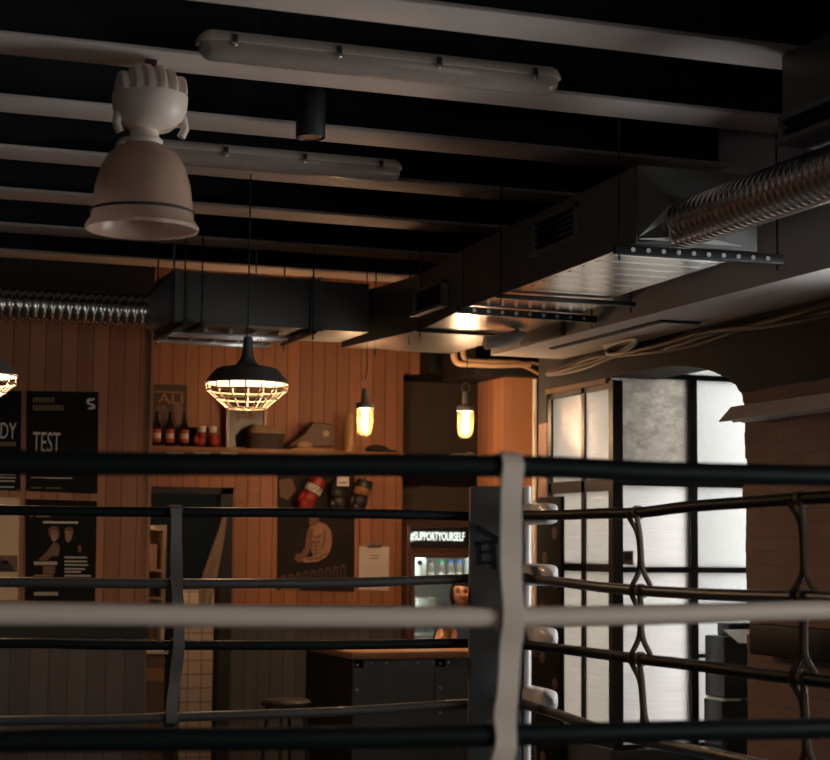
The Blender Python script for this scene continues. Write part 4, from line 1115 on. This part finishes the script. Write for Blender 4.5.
def hung_glove(pts_c, ang, s_, m_body, m_cuff, label, text):
    """boxing glove hung cuff up: padded fist, thumb, cuff with a printed patch"""
    c = PY(*pts_c, 13.42); t = thing('boxing_glove', label, 'boxing glove', c)
    Mx = Matrix.Translation(c) @ Matrix.Rotation(ang, 4, 'Y') @ Matrix.Scale(s_, 4)
    def put(mb, name, m): return mb.xf(Mx).build(name, m, t)
    f = MB().sphere((0, 0, -.07), .085, 3, (.85, .62, 1.05)).sphere((0, -.02, -.02), .075, 3, (.9, .6, 1.0)).sphere((-.07, -.02, -.04), .035, 3, (.9, .9, 1.7))
    put(f, 'padding', m_body)
    put(MB().lathe([(.055, .02), (.066, .04), (.069, .10), (.069, .15), (.064, .17), (.05, .173), (.048, .05)], (0, 0, 0), 28, sx=1.1), 'cuff', m_body)
    put(MB().lathe([(.0685, .035), (.0705, .04), (.0705, .092), (.0685, .097)], (0, 0, 0), 28, sx=1.1), 'cuff_band', m_cuff)
    for k in range(text):
        put(MB().box(-.038+.021*k, -.038+.021*k+.005, -.074, -.066, .046, .086).box(-.038+.021*k, -.038+.021*k+.015, -.074, -.066, .078 if k % 2 else .046, .086 if k % 2 else .054), 'cuff_letter', M_ink_k)
    put(MB().tube([(0, 0, .16), (0.02, .085, .24)], .005, 6), 'lace', M_cord)
    return t
hung_glove((310, 496), math.radians(28), .92, M_red, M_white, 'red boxing glove with a cream cuff patch hung on the dark poster', 4)
hung_glove((338.5, 500), math.radians(-8), .84, M_leather_k, M_leather_k, 'black boxing glove hung under the white tag', 0)
hung_glove((360, 499), math.radians(16), .92, M_leather_k, M_ink_o, 'black boxing glove with an orange cuff patch, hung at the poster edge', 4)
p = PY(343, 481, 13.30)
wt = thing('glove_tag', 'small white tag hung above the middle black glove', 'tag', p)
MB().box(p.x-.05, p.x+.05, 13.298, 13.302, p.z-.04, p.z+.04).build('card', M_white, wt)
MB().box(p.x-.03, p.x+.03, 13.296, 13.298, p.z-.02, p.z-.008).build('print', M_ink_g, wt)
MB().tube([(p.x, 13.30, p.z+.04), (p.x, 13.45, p.z+.14)], .0025, 6).build('string', M_cord, wt)
cbd = thing('clipboard', 'clipboard with a cream sheet hung on the boarded wall beside the fridge', 'clipboard', PY(374, 590, Yv))
flat('board', [(358, 545), (390, 546), (389.5, 591), (358, 590)], Yv, M_sole, cbd, .006)
flat('sheet', [(359, 546.5), (389, 547), (388.5, 590.5), (359, 589.5)], Yv-.0065, M_white, cbd, .001)
a = PY(374, 546, Yv-.008)
MB().box(a.x-.06, a.x+.06, Yv-.022, Yv-.008, a.z-.012, a.z+.012, .004).box(a.x-.03, a.x+.03, Yv-.03, Yv-.008, a.z+.0, a.z+.03, .006).build('clip', M_metal_l, cbd)
for y in (555, 558): flat('print_line', [(370, y), (378, y), (378, y+.8), (370, y+.8)], Yv-.0078, M_ink_g, cbd, .0005)

# ================================================================ BACK ROOM THROUGH THE DOORWAY
Yr = 14.2
x0, x1 = PY(140, 560, Yr).x, PY(166, 560, Yr).x
zt0_, zb0_ = PY(155, 525, Yr).z, PY(155, 602, Yr).z
su = thing('shelf_unit', 'narrow white shelf unit inside the doorway at its left', 'shelf', ((x0+x1)/2, Yr+.12, 0))
m = MB().box(x1-.03, x1, Yr, Yr+.3, 0, zt0_).box(x0, x0+.03, Yr, Yr+.3, 0, zt0_)
m.build('side_panel', M_white, su)
for y in (528, 569, 597, 655): zz = PY(155, y, Yr).z; MB().box(x0+.03, x1-.03, Yr, Yr+.3, zz-.02, zz).build('shelf_board', M_white, su)
MB().box(x0, x1, Yr+.3, Yr+.31, 0, zt0_).build('back_panel', M_paper, su)
for k, (ya, dz, mm) in enumerate(((569, .20, M_paper), (597, .13, M_ink_g))):
    zz = PY(155, ya, Yr).z
    tag(MB().box(x0+.05, x1-.06, Yr+.06, Yr+.25, zz, zz+dz, .005).build('storage_box', mm, None, ((x0+x1)/2, Yr+.15, zz)), ('tall cream box on the upper board of the white shelf unit', 'dark box on the lower board of the white shelf unit')[k], 'box')
Yc = 13.85
xa0, xa1 = xe-.05, PY(168, 660, Yc).x
zz = PY(158, 648, Yc).z
cc = thing('low_cabinet', 'low cabinet with a pale top standing in the doorway', 'cabinet', ((xa0+xa1)/2, Yc+.15, 0))
MB().box(xa0, xa1, Yc, Yc+.3, zz-.05, zz, .004).build('top', M_white, cc)
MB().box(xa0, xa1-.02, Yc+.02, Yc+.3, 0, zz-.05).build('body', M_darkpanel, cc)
MB().box(xa0, xa1-.03, Yc+.005, Yc+.02, zz-.26, zz-.16).build('drawer_front', M_trimwood, cc)
MB().sphere((xa1-.02, Yc+.0, zz-.02), .013, 2).build('knob', M_metal_l, cc)
# hanging folded cloth
hc = MB()
P0 = [(226, 512), (222, 530), (216, 552), (210, 575), (206, 595), (206, 612)]
cl = smooth_pts([PY(x, y, 13.42) for x, y in P0], 6)
n_ = len(cl)
rings = []
for i, p in enumerate(cl):
    w_ = .02+.075*min(1, i/(n_*.55)); w_ *= .55*(1 if i < n_*.75 else 1-.35*(i-n_*.75)/(n_*.25))
    ring = []
    for k in range(24):
        a = 2*PI*k/24; rr_ = w_*(1+.22*math.sin(5*a+i*.15))
        ring.append((p.x+rr_*math.cos(a), 13.43+.5*rr_*math.sin(a), p.z))
    rings.append(ring)
tag(hc.loft(rings).build('hanging_cloth', M_cloth, None, tuple(cl[0])), 'brown folded cloth hanging aslant from the right jamb of the doorway', 'cloth')
rl = bpy.data.lights.new('store_fill', 'POINT'); rl.energy = 75; rl.color = (1, .72, .45); rl.shadow_soft_size = .08  # unseen fill light added to brighten the back room, without a fitting
ro = bpy.data.objects.new('store_fill', rl); COL.objects.link(ro); ro.location = (xd1+.45, 14.2, 3.2)

# ================================================================ BAR
xc0 = PY(354, 660, 11.6).x
zc1 = PY(400, 650, 11.75).z
bc = thing('bar_counter', 'dark riveted metal bar counter with a wooden worktop', 'bar counter', ((xc0+5.2)/2, 12.1, 0))
yb2 = 12.75
MB().box(xc0, 5.22, 11.6, 11.64, 0, zc1-.05).build('front_panel', M_counter, bc)
MB().box(xc0, xc0+.04, 11.64, yb2, 0, zc1-.05).build('side_panel', M_black, bc)
MB().box(xc0-.03, 5.222, 11.56, 11.95, zc1-.05, zc1, .008).box(xc0-.03, xc0+.35, 11.95, yb2, zc1-.05, zc1, .008).build('worktop', M_countertop, bc)
xm = PY(440, 700, 11.59).x
m = MB()
for xx in (xc0+.03, xm): m.box(xx-.035, xx+.035, 11.592, 11.6, 0, zc1-.05)
m.box(xc0, 5.22, 11.592, 11.6, zc1-.11, zc1-.05)
m.build('strap_plate', M_counter, bc)
for xx in (xc0+.02, xm):
    for k in range(6): MB().sphere((xx, 11.59, zc1-.09-.17*k), .011, 2, (1, .6, 1)).build('rivet', M_rivet, bc)
for k in range(12):
    xx = xc0+.12+k*.115
    if xx < 5.2: MB().sphere((xx, 11.59, zc1-.08), .010, 2, (1, .6, 1)).build('rivet', M_rivet, bc)
# stool
q = PY(286, 701, 11.35)
st = thing('bar_stool', 'low dark bar stool standing left of the counter', 'stool', (q.x, q.y, 0))
MB().lathe([(.001, q.z-.035), (.14, q.z-.035), (.165, q.z-.025), (.168, q.z-.005), (.15, q.z+.012), (.001, q.z+.015)], (q.x, q.y, 0), 32).build('seat', M_seat, st)
for k in range(4):
    a = PI/4+k*PI/2+.3
    MB().tube([(q.x+.12*math.cos(a), q.y+.12*math.sin(a), q.z-.03), (q.x+.19*math.cos(a), q.y+.19*math.sin(a), 0)], .014, 10).build('leg', M_flange, st)
MB().tube([(q.x+.165*math.cos(2*PI*k/24), q.y+.165*math.sin(2*PI*k/24), .28) for k in range(24)], .009, 8, closed=True).build('foot_ring', M_flange, st)

# fridge
Yf = 13.40
fx0 = max(PY(405.5, 560, Yf).x, xa+.01); fx1 = fx0+.63
fz = PY(435, 525, Yf).z
fr_ = thing('drinks_fridge', 'brown glass-door drinks fridge with a lit sign, behind the bar', 'fridge', ((fx0+fx1)/2, Yf+.3, 0))
yb_ = 13.98
zs0, zs1 = PY(435, 551, Yf).z, PY(435, 527, Yf).z
m = MB().box(fx0, fx0+.04, Yf, yb_, 0, fz, .006).box(fx1-.045, fx1, Yf, yb_, 0, fz, .006).box(fx0, fx1, Yf, yb_, fz-.02, fz).box(fx0, fx1, yb_-.03, yb_, 0, fz)
m.box(fx0, fx1, Yf, yb_, .02, .18).box(fx0+.045, fx1-.045, Yf, yb_, zs0-.02, zs0+.025)
m.build('cabinet', M_fridge, fr_)
MB().box(fx0+.03, fx1-.03, Yf-.006, Yf+.03, zs0+.03, fz-.025).build('sign_board', M_black, fr_)
x0, x1 = PY(410, 540, Yf).x, PY(464, 540, Yf).x
lettering('#SUPPORTYOURSELF', 'sign_lettering', M_sign, fr_, x0, x1, PY(435, 541.5, Yf).z, PY(435, 532, Yf).z, Yf-.007, .008, bold=.012)
zi1 = zs0-.03
MB().box(fx0+.047, fx1-.047, yb_-.05, yb_-.035, .19, zi1).box(fx0+.046, fx0+.055, Yf+.04, yb_-.05, .19, zi1).box(fx1-.055, fx1-.046, Yf+.04, yb_-.05, .19, zi1).build('lining', M_fridge_in, fr_)
MB().box(fx0+.06, fx1-.06, Yf+.06, Yf+.10, zi1-.012, zi1).box(fx0+.056, fx0+.066, Yf+.05, Yf+.07, .25, zi1-.02).build('led_strip', M_led, fr_)
dr_ = MB()
for a in ((fx0+.03, fx0+.062, .19, zs0-.02), (fx1-.062, fx1-.03, .19, zs0-.02), (fx0+.04, fx1-.04, .19, .24), (fx0+.04, fx1-.04, zs0-.055, zs0-.02)): dr_.box(a[0], a[1], Yf-.03, Yf, a[2], a[3], .004)
dd = dr_.build('door', M_fridge, fr_)
MB().box(fx0+.07, fx1-.07, Yf-.018, Yf-.012, .23, zs0-.04).build('door_glass', M_clear, dd)
MB().tube([(fx1-.06, Yf-.05, 1.05), (fx1-.06, Yf-.05, 1.5)], .01, 8).build('door_handle', M_steel, dd)
Ys_ = Yf+.15
shz = [PY(435, y, Ys_).z for y in (578, 610, 634, 665)]
for zz in shz: MB().box(fx0+.055, fx1-.055, Yf+.05, yb_-.05, zz-.015, zz, .002).build('shelf', M_fridge_in, fr_)
# contents
xx = PY(419.5, 567, Ys_).x
mk = thing('white_canister', 'white canister with a round black mark at the left of the fridge shelf', 'canister', (xx, Ys_, shz[0]))
MB().lathe([(.001, shz[0]), (.052, shz[0]), (.054, shz[0]+.01), (.054, shz[0]+.15), (.045, shz[0]+.165), (.001, shz[0]+.165)], (xx, Ys_, 0), 28).build('body', M_fridge_in, mk)
MB().lathe([(.001, Ys_-.056), (.021, Ys_-.056), (.021, Ys_-.048)], (PY(417.5, 562.5, Ys_).x, 0, PY(418, 562.5, Ys_).z), 24, axis='Y').build('mark', M_ink_k, mk)
def fbottle(x, m_cap, label):
    t = thing('water_bottle', label, 'bottle', (x, Ys_+.02, shz[0]), 'small bottles on the top fridge shelf')
    MB().lathe([(.001, 0), (.025, 0), (.027, .01), (.027, .09), (.022, .115), (.013, .13), (.001, .13)], (0, 0, 0), 20).build('bottle_body', M_petal, t, local=True)
    MB().lathe([(.0275, .012), (.0285, .015), (.0285, .045), (.0275, .048)], (0, 0, 0), 20).build('paper_label', M_white, t, local=True)
    MB().lathe([(.015, .122), (.018, .126), (.018, .145), (.001, .147)], (0, 0, 0), 20).build('cap', m_cap, t, local=True)
    return t
fb = [fbottle(PY(432, 570, Ys_).x, M_ink_g, 'clear bottle with a dark cap, next to the white canister in the fridge')]
for px, mc, lb in ((442, M_green, 'clear bottle with a green cap on the top fridge shelf'), (452, M_bluecap, 'clear bottle with a blue cap, right of the green-capped one'), (460, M_bluecap, 'clear bottle with a blue cap at the right end of the fridge shelf')):
    b = dup(fb[0], (PY(px, 570, Ys_).x, Ys_+.02, shz[0]), lb)
    for ch in b.children:
        if ch.name.startswith('cap'):
            ch.data = ch.data.copy(); ch.data.materials[0] = mc
x0 = PY(424, 596, Ys_).x
tag(MB().box(x0-.07, x0+.10, Ys_-.03, Ys_+.2, shz[1], shz[1]+.10, .006).build('food_carton', M_fridge_in, None, (x0, Ys_, shz[1])), 'low white carton on the second fridge shelf', 'carton')

# bottle lying on top of the fridge
q = PY(462, 457, 13.3)
tb = thing('back_bar_ledge', 'thin dark ledge high in the recess above the fridge', 'shelf', (5.1, 13.6, q.z-.06))
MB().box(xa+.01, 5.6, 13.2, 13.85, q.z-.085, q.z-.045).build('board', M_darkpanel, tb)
wb = thing('bread_bag', 'pale wrapped bundle lying on the ledge behind the right jar pendant', 'bundle', (q.x, 13.3, q.z-.045))
pm = MB().sphere((q.x-.02, 13.3, q.z-.005), .045, 3, (2.2, 1, .75)).sphere((q.x+.07, 13.3, q.z+.01), .035, 3, (1.3, 1, .9))
for v in pm.bm.verts: v.co += Vector((jag(.006), jag(.006), jag(.006)))
pm.build('wrapping', M_paper, wb)
MB().lathe([(.001, 0), (.016, .003), (.016, .03), (.001, .033)], (q.x+.095, 13.27, q.z-.04), 14, axis='Z').build('cap', M_steel, wb)

# ================================================================ PERSON BEHIND THE BAR
def person():
    Yp_ = 12.35
    hc_ = PY(462.5, 592, Yp_)          # between the eyes
    H = Vector((hc_.x, Yp_, hc_.z))
    root = Vector((H.x+.02, Yp_+.06, 0))
    t = thing('person', 'dark-haired person in a blue top behind the bar, half hidden by the corner pad', 'person', root)
    bm = bmesh.new(); sk = bm.verts.layers.skin.verify()
    def V(p, r): v = bm.verts.new(Vector(p)); v[sk].radius = (r, r) if not isinstance(r, tuple) else r; return v
    cx, cy = root.x, root.y
    hz_ = H.z
    pel = V((cx, cy, .93), (.15, .11)); pel[sk].use_root = True
    def chain(a, items):
        for p, r in items:
            b = V(p, r); bm.edges.new((a, b)); a = b
        return a
    chest = chain(pel, [((cx, cy, 1.05), (.125, .095)), ((cx, cy-.01, 1.18), (.145, .105)), ((cx-.005, cy-.01, hz_-.29), (.14, .10))])
    neck = chain(chest, [((cx-.008, cy-.015, hz_-.20), .062), ((cx-.012, cy-.03, hz_-.12), .055), ((H.x, H.y+.02, hz_-.02), .07)])
    for s_ in (-1, 1):
        sh_ = chain(chest, [((cx+s_*.15, cy, hz_-.27), .055)])
        if s_ < 0:
            hand = PY(447, 634, Yp_-.10)
            el = (cx-.23, cy-.09, 1.19-.04); wr = (hand.x+.01, hand.y+.02, hand.z-.02)
        else:
            el = (cx+.24, cy+.02, 1.12); wr = (cx+.2, cy-.2, 1.17)
        a = chain(sh_, [(tuple((Vector(sh_.co)+Vector(el))/2), .042), (el, .038), (tuple(Vector(el).lerp(Vector(wr), .45)), .036), (wr, .026)])
        d = (Vector(wr)-Vector(el)).normalized()
        if s_ < 0: d = Vector((-.15, -.25, .95)).normalized()
        side = d.cross(Vector((0, 1, 0))).normalized()
        palm = chain(a, [(tuple(Vector(wr)+d*.045), .030)])
        for k, ln in enumerate((.070, .082, .076, .058)):
            b0_ = Vector(palm.co)+side*((k-1.5)*.019)+d*.02
            chain(palm, [(tuple(b0_), .011), (tuple(b0_+d*ln*.5+Vector((0, -.01, 0))), .0095), (tuple(b0_+d*ln*.8+Vector((0, -.028, 0))), .0085)])
        b0_ = Vector(wr)+d*.02-side*.03
        chain(a, [(tuple(b0_), .013), (tuple(b0_-side*.02+d*.03), .010), (tuple(b0_-side*.022+d*.055), .009)])
        hp = chain(pel, [((cx+s_*.09, cy, .86), .10)])
        chain(hp, [((cx+s_*.10, cy-.01, .48), .062), ((cx+s_*.10, cy, .28), .056), ((cx+s_*.10, cy+.01, .09), .04), ((cx+s_*.11, cy-.05, .045), .042), ((cx+s_*.115, cy-.14, .035), .032)])
    me = bpy.data.meshes.new('body_cage'); bm.to_mesh(me); bm.free()
    ob = bpy.data.objects.new('body_cage', me); COL.objects.link(ob)
    ob.modifiers.new('skin', 'SKIN').use_smooth_shade = True
    sb = ob.modifiers.new('sub', 'SUBSURF'); sb.levels = 2; sb.render_levels = 2
    dg = bpy.context.evaluated_depsgraph_get(); dg.update()
    body = bpy.data.meshes.new_from_object(ob.evaluated_get(dg))
    # head: one sculpted ball
    bh = bmesh.new(); bmesh.ops.create_icosphere(bh, subdivisions=5, radius=1)
    def g(p, c, w): return math.exp(-sum(((a-b)/ww)**2 for a, b, ww in zip(p, c, w)))
    yaw = Matrix.Rotation(-.35, 3, 'Z')
    for v in bh.verts:
        p = v.co.copy()                    # face looks along -y
        q_ = Vector((p.x*.075, p.y*.092, p.z*.112))
        if p.z < 0: q_.x *= 1-.28*(-p.z)**1.6; q_.y *= 1-.10*(-p.z)
        f_ = max(0, -p.y)
        q_.y -= .020*g(p, (0, -1, -.20), (.16, .6, .16)) + .010*g(p, (0, -1, .02), (.10, .6, .25))    # nose
        q_.y += .010*(g(p, (.36, -.9, .08), (.2, .5, .13)) + g(p, (-.36, -.9, .08), (.2, .5, .13)))       # eye sockets
        q_.y -= .006*g(p, (0, -.9, -.52), (.25, .5, .08)) + .004*g(p, (0, -.9, -.62), (.2, .5, .06))      # lips
        q_.y -= .010*g(p, (0, -.7, -.88), (.28, .5, .16))                                                 # chin
        q_.y -= .005*g(p, (0, -.9, .25), (.5, .5, .10))                                                   # brow
        q_.y -= .004*(g(p, (.45, -.8, -.25), (.2, .5, .2)) + g(p, (-.45, -.8, -.25), (.2, .5, .2)))
        v.co = yaw @ q_ + Vector((H.x, H.y+.02, H.z-.008))
    for s_ in (-1, 1):
        r_ = bmesh.ops.create_icosphere(bh, subdivisions=3, radius=1)
        for v in r_['verts']: v.co = yaw @ Vector((s_*.076+v.co.x*.010, .008+v.co.y*.018, -.012+v.co.z*.032)) + Vector((H.x, H.y+.02, H.z-.008))
    hm = bpy.data.meshes.new('h'); bh.to_mesh(hm); bh.free()
    bmx = bmesh.new(); bmx.from_mesh(body); bmx.from_mesh(hm)
    for v in bmx.verts: v.co -= root
    full = bpy.data.meshes.new('body'); bmx.to_mesh(full); bmx.free()
    bpy.data.objects.remove(ob)
    fo = bpy.data.objects.new('body', full); COL.objects.link(fo)
    rm = fo.modifiers.new('remesh', 'REMESH'); rm.mode = 'VOXEL'; rm.voxel_size = .006; rm.use_smooth_shade = True
    dg = bpy.context.evaluated_depsgraph_get(); dg.update()
    uni = bpy.data.meshes.new_from_object(fo.evaluated_get(dg)); fo.modifiers.clear(); fo.data = uni
    uni.materials.clear(); uni.materials.append(M_skin); fo.parent = t
    # clothes: shells grown from the body surface
    def shell(name, m, keep, off):
        b = bmesh.new(); b.from_mesh(uni)
        b.normal_update()
        kill = [f for f in b.faces if not keep(f.calc_center_median()+root)]
        bmesh.ops.delete(b, geom=kill, context='FACES')
        for v in b.verts: v.co += v.normal*off
        me_ = bpy.data.meshes.new(name); b.to_mesh(me_); b.free()
        me_.materials.clear(); me_.materials.append(m)
        for p in me_.polygons: p.use_smooth = True
        o = bpy.data.objects.new(name, me_); COL.objects.link(o); o.parent = t
        s2 = o.modifiers.new('thick', 'SOLIDIFY'); s2.thickness = .006; s2.offset = 1
        return o
    hl = PY(447, 634, Yp_-.10)
    def top_keep(c):
        if c.z > H.z-.205 or c.z < .92: return False
        near_l = (Vector((c.x, c.y, c.z))-Vector((hl.x, hl.y, hl.z-.0))).length < .13
        near_r = (Vector((c.x, c.y, c.z))-Vector((cx+.2, cy-.24, 1.17))).length < .13
        return not (near_l or near_r)
    shell('top', M_blue, top_keep, .008)
    shell('trousers', M_jeans, lambda c: .10 < c.z < .94 and abs(c.x-cx) < .2, .007)
    shell('shoes', M_leather_k, lambda c: c.z < .085, .006)
    # hair: cap plus long sides
    hb = bmesh.new(); bmesh.ops.create_icosphere(hb, subdivisions=4, radius=1)
    for v in hb.verts:
        p = v.co.copy(); q_ = Vector((p.x*.088, p.y*.103+.012, p.z*.118+.012))
        if p.z < -.1: q_.z *= 1.55; q_.x *= 1.04
        v.co = yaw @ q_ + Vector((H.x, H.y+.02, H.z-.008))
    bmesh.ops.delete(hb, geom=[f for f in hb.faces if (lambda c: c.y < -.035 and c.z < .058 and abs(c.x) < .066)(yaw.inverted() @ (f.calc_center_median()-Vector((H.x, H.y+.02, H.z-.008))))], context='FACES')
    for v in hb.verts: v.co -= root
    hm_ = bpy.data.meshes.new('hair'); hb.to_mesh(hm_); hb.free(); hm_.materials.append(M_hair)
    for p in hm_.polygons: p.use_smooth = True
    ho = bpy.data.objects.new('hair', hm_); COL.objects.link(ho); ho.parent = t
    ho.modifiers.new('thick', 'SOLIDIFY').thickness = .01
    for s_ in (-1, 1):
        c_ = yaw @ Vector((s_*.027, -.076, .008)) + Vector((H.x, H.y+.02, H.z-.008))
        MB().sphere(c_, .0105, 3, (1.2, .7, .75)).build('eye', M_eye, t)
        e0 = [yaw @ Vector((s_*(.012+.014*k), -.087+.004*k, .030+.003*math.sin(k*1.2))) + Vector((H.x, H.y+.02, H.z-.008)) for k in range(3)]
        MB().tube(e0, .0035, 6).build('eyebrow', M_hair, t)
    c_ = yaw @ Vector((0, -.089, -.062)) + Vector((H.x, H.y+.02, H.z-.008))
    MB().sphere(c_, .02, 3, (1.0, .35, .32)).build('lips', M_lip, t)
person()

# ================================================================ BY THE WINDOWS
y0, y1 = PX(562, 560, 5.04).y, PX(538, 560, 5.04).y
zb0, zt0 = .5, PX(550, 497, 5.04).z
fb = thing('flower_panel', 'tall black panel printed with roses, standing against the left frosted panes', 'panel', (5.05, (y0+y1)/2, .0))
MB().box(5.03, 5.06, y0, y1, 0.0, zt0, .004).build('board', M_poster, fb)
for k in range(11):
    y = y0+.09+(.18 if k % 2 else 0)+jag(.05); zz = zt0-.25-k*.17
    m = MB()
    for j in range(6):
        a = 2*PI*j/6+k; m.sphere((5.028, y+.026*math.cos(a), zz+.026*math.sin(a)), .022, 2, (.08, 1, .9))
    m.sphere((5.026, y, zz), .02, 2, (.1, 1, 1))
    m.build('rose_print', M_rose, fb)
q = PY(627, 558, YG-.01)
pc_ = thing('photo_card', 'small brown photo card stuck on the frosted pane above the middle bar', 'card', (q.x, YG+.005, q.z-.05))
flat('card', [(622.5, 551), (633, 551), (633, 565), (622.5, 564.5)], YG+.018, M_cardboard, pc_, .004)
flat('photo', [(624.5, 553), (631.5, 553), (631.5, 560), (624.5, 560)], YG+.0135, M_leather_br, pc_, .001)
# stack of black equipment in the bay
Ye = 9.93
xq0 = PY(702, 660, Ye+.25).x
za_, zb_, zc_ = PY(705, 692, Ye).z, PY(705, 637, Ye).z, PY(720, 624, Ye).z
lowc = thing('equipment_cabinet', 'lower black cabinet of the stack beside the ragged brick edge', 'cabinet', (xq0+.35, Ye+.12, 0))
MB().box(xq0+.01, xq0+.7, Ye+.02, Ye+.25, .0, za_-.06, .008).build('body', M_blackbox, lowc)
MB().box(xq0+.05, xq0+.65, Ye+.012, Ye+.02, .05, za_-.12).build('front', M_flange, lowc)
tag(MB().box(xq0-.0, xq0+.12, Ye-.03, Ye+.2, za_-.06, za_-.045, .002).build('paper_stack', M_white, None, (xq0+.05, Ye+.1, za_-.06)), 'white paper sheets pinched between the stacked black cabinets', 'paper')
upc = thing('equipment_case', 'upper black case of the stack beside the ragged brick edge', 'case', (xq0+.35, Ye+.25, za_-.045))
MB().box(xq0+.02, xq0+.7, Ye+.0, Ye+.25, za_-.044, zb_, .008).build('body', M_blackbox, upc)
MB().box(PY(717, 630, Ye+.25).x, xq0+.68, Ye+.1, Ye+.25, zb_, zc_, .008).build('raised_back', M_blackbox, upc)
MB().tube([(xq0+.15, Ye-.005, za_+.13), (xq0+.18, Ye-.03, za_+.13), (xq0+.27, Ye-.03, za_+.13), (xq0+.30, Ye-.005, za_+.13)], .012, 8).build('handle', M_leather_br, upc)
m = MB().box(xq0+.06, xq0+.34, Ye-.10, Ye+.08, zb_+.004, zb_+.008)
o = m.build('paper_sheet', M_white, None, (xq0+.20, Ye, zb_+.012)); o.rotation_euler = (.45, 0, .1)
tag(o, 'white paper sheet lying on the upper black case', 'paper')
o = MB().box(PY(726, 600, YG-.3).x, PY(744, 600, YG-.3).x, YG-.32, YG-.3, PY(735, 587, YG-.3).z, PY(735, 574, YG-.3).z, .003).build('pale_wrap', M_white, None)
bpy.data.objects.remove(o)

# ================================================================ WORLD, CAMERA, OUTPUT
w = bpy.data.worlds.new('daylight'); S.world = w; w.use_nodes = True
bg = w.node_tree.nodes['Background']; bg.inputs[0].default_value = (.97, .98, 1.0, 1); bg.inputs[1].default_value = 11.5
cam = bpy.data.cameras.new('camera'); co = bpy.data.objects.new('camera', cam); COL.objects.link(co)
cam.sensor_width = 36; cam.sensor_fit = 'HORIZONTAL'; cam.lens = F/830*36
Mx = Matrix((rt, up, -fw)).transposed().to_4x4(); Mx.translation = EYE
co.matrix_world = Mx
cam.dof.use_dof = True; cam.dof.focus_distance = 8.6; cam.dof.aperture_fstop = 3.0
cam.clip_start = .05; cam.clip_end = 200
S.camera = co
S.view_settings.view_transform = 'Standard'; S.view_settings.look = 'None'; S.view_settings.gamma = 1; S.view_settings.exposure = 0.0
S.view_settings.use_curve_mapping = False
S.cycles.use_denoising = True
S.cycles.max_bounces = 8; S.cycles.diffuse_bounces = 4; S.cycles.glossy_bounces = 3; S.cycles.transparent_max_bounces = 12
S.cycles.sample_clamp_indirect = 6
S.cycles.caustics_reflective = False; S.cycles.caustics_refractive = False
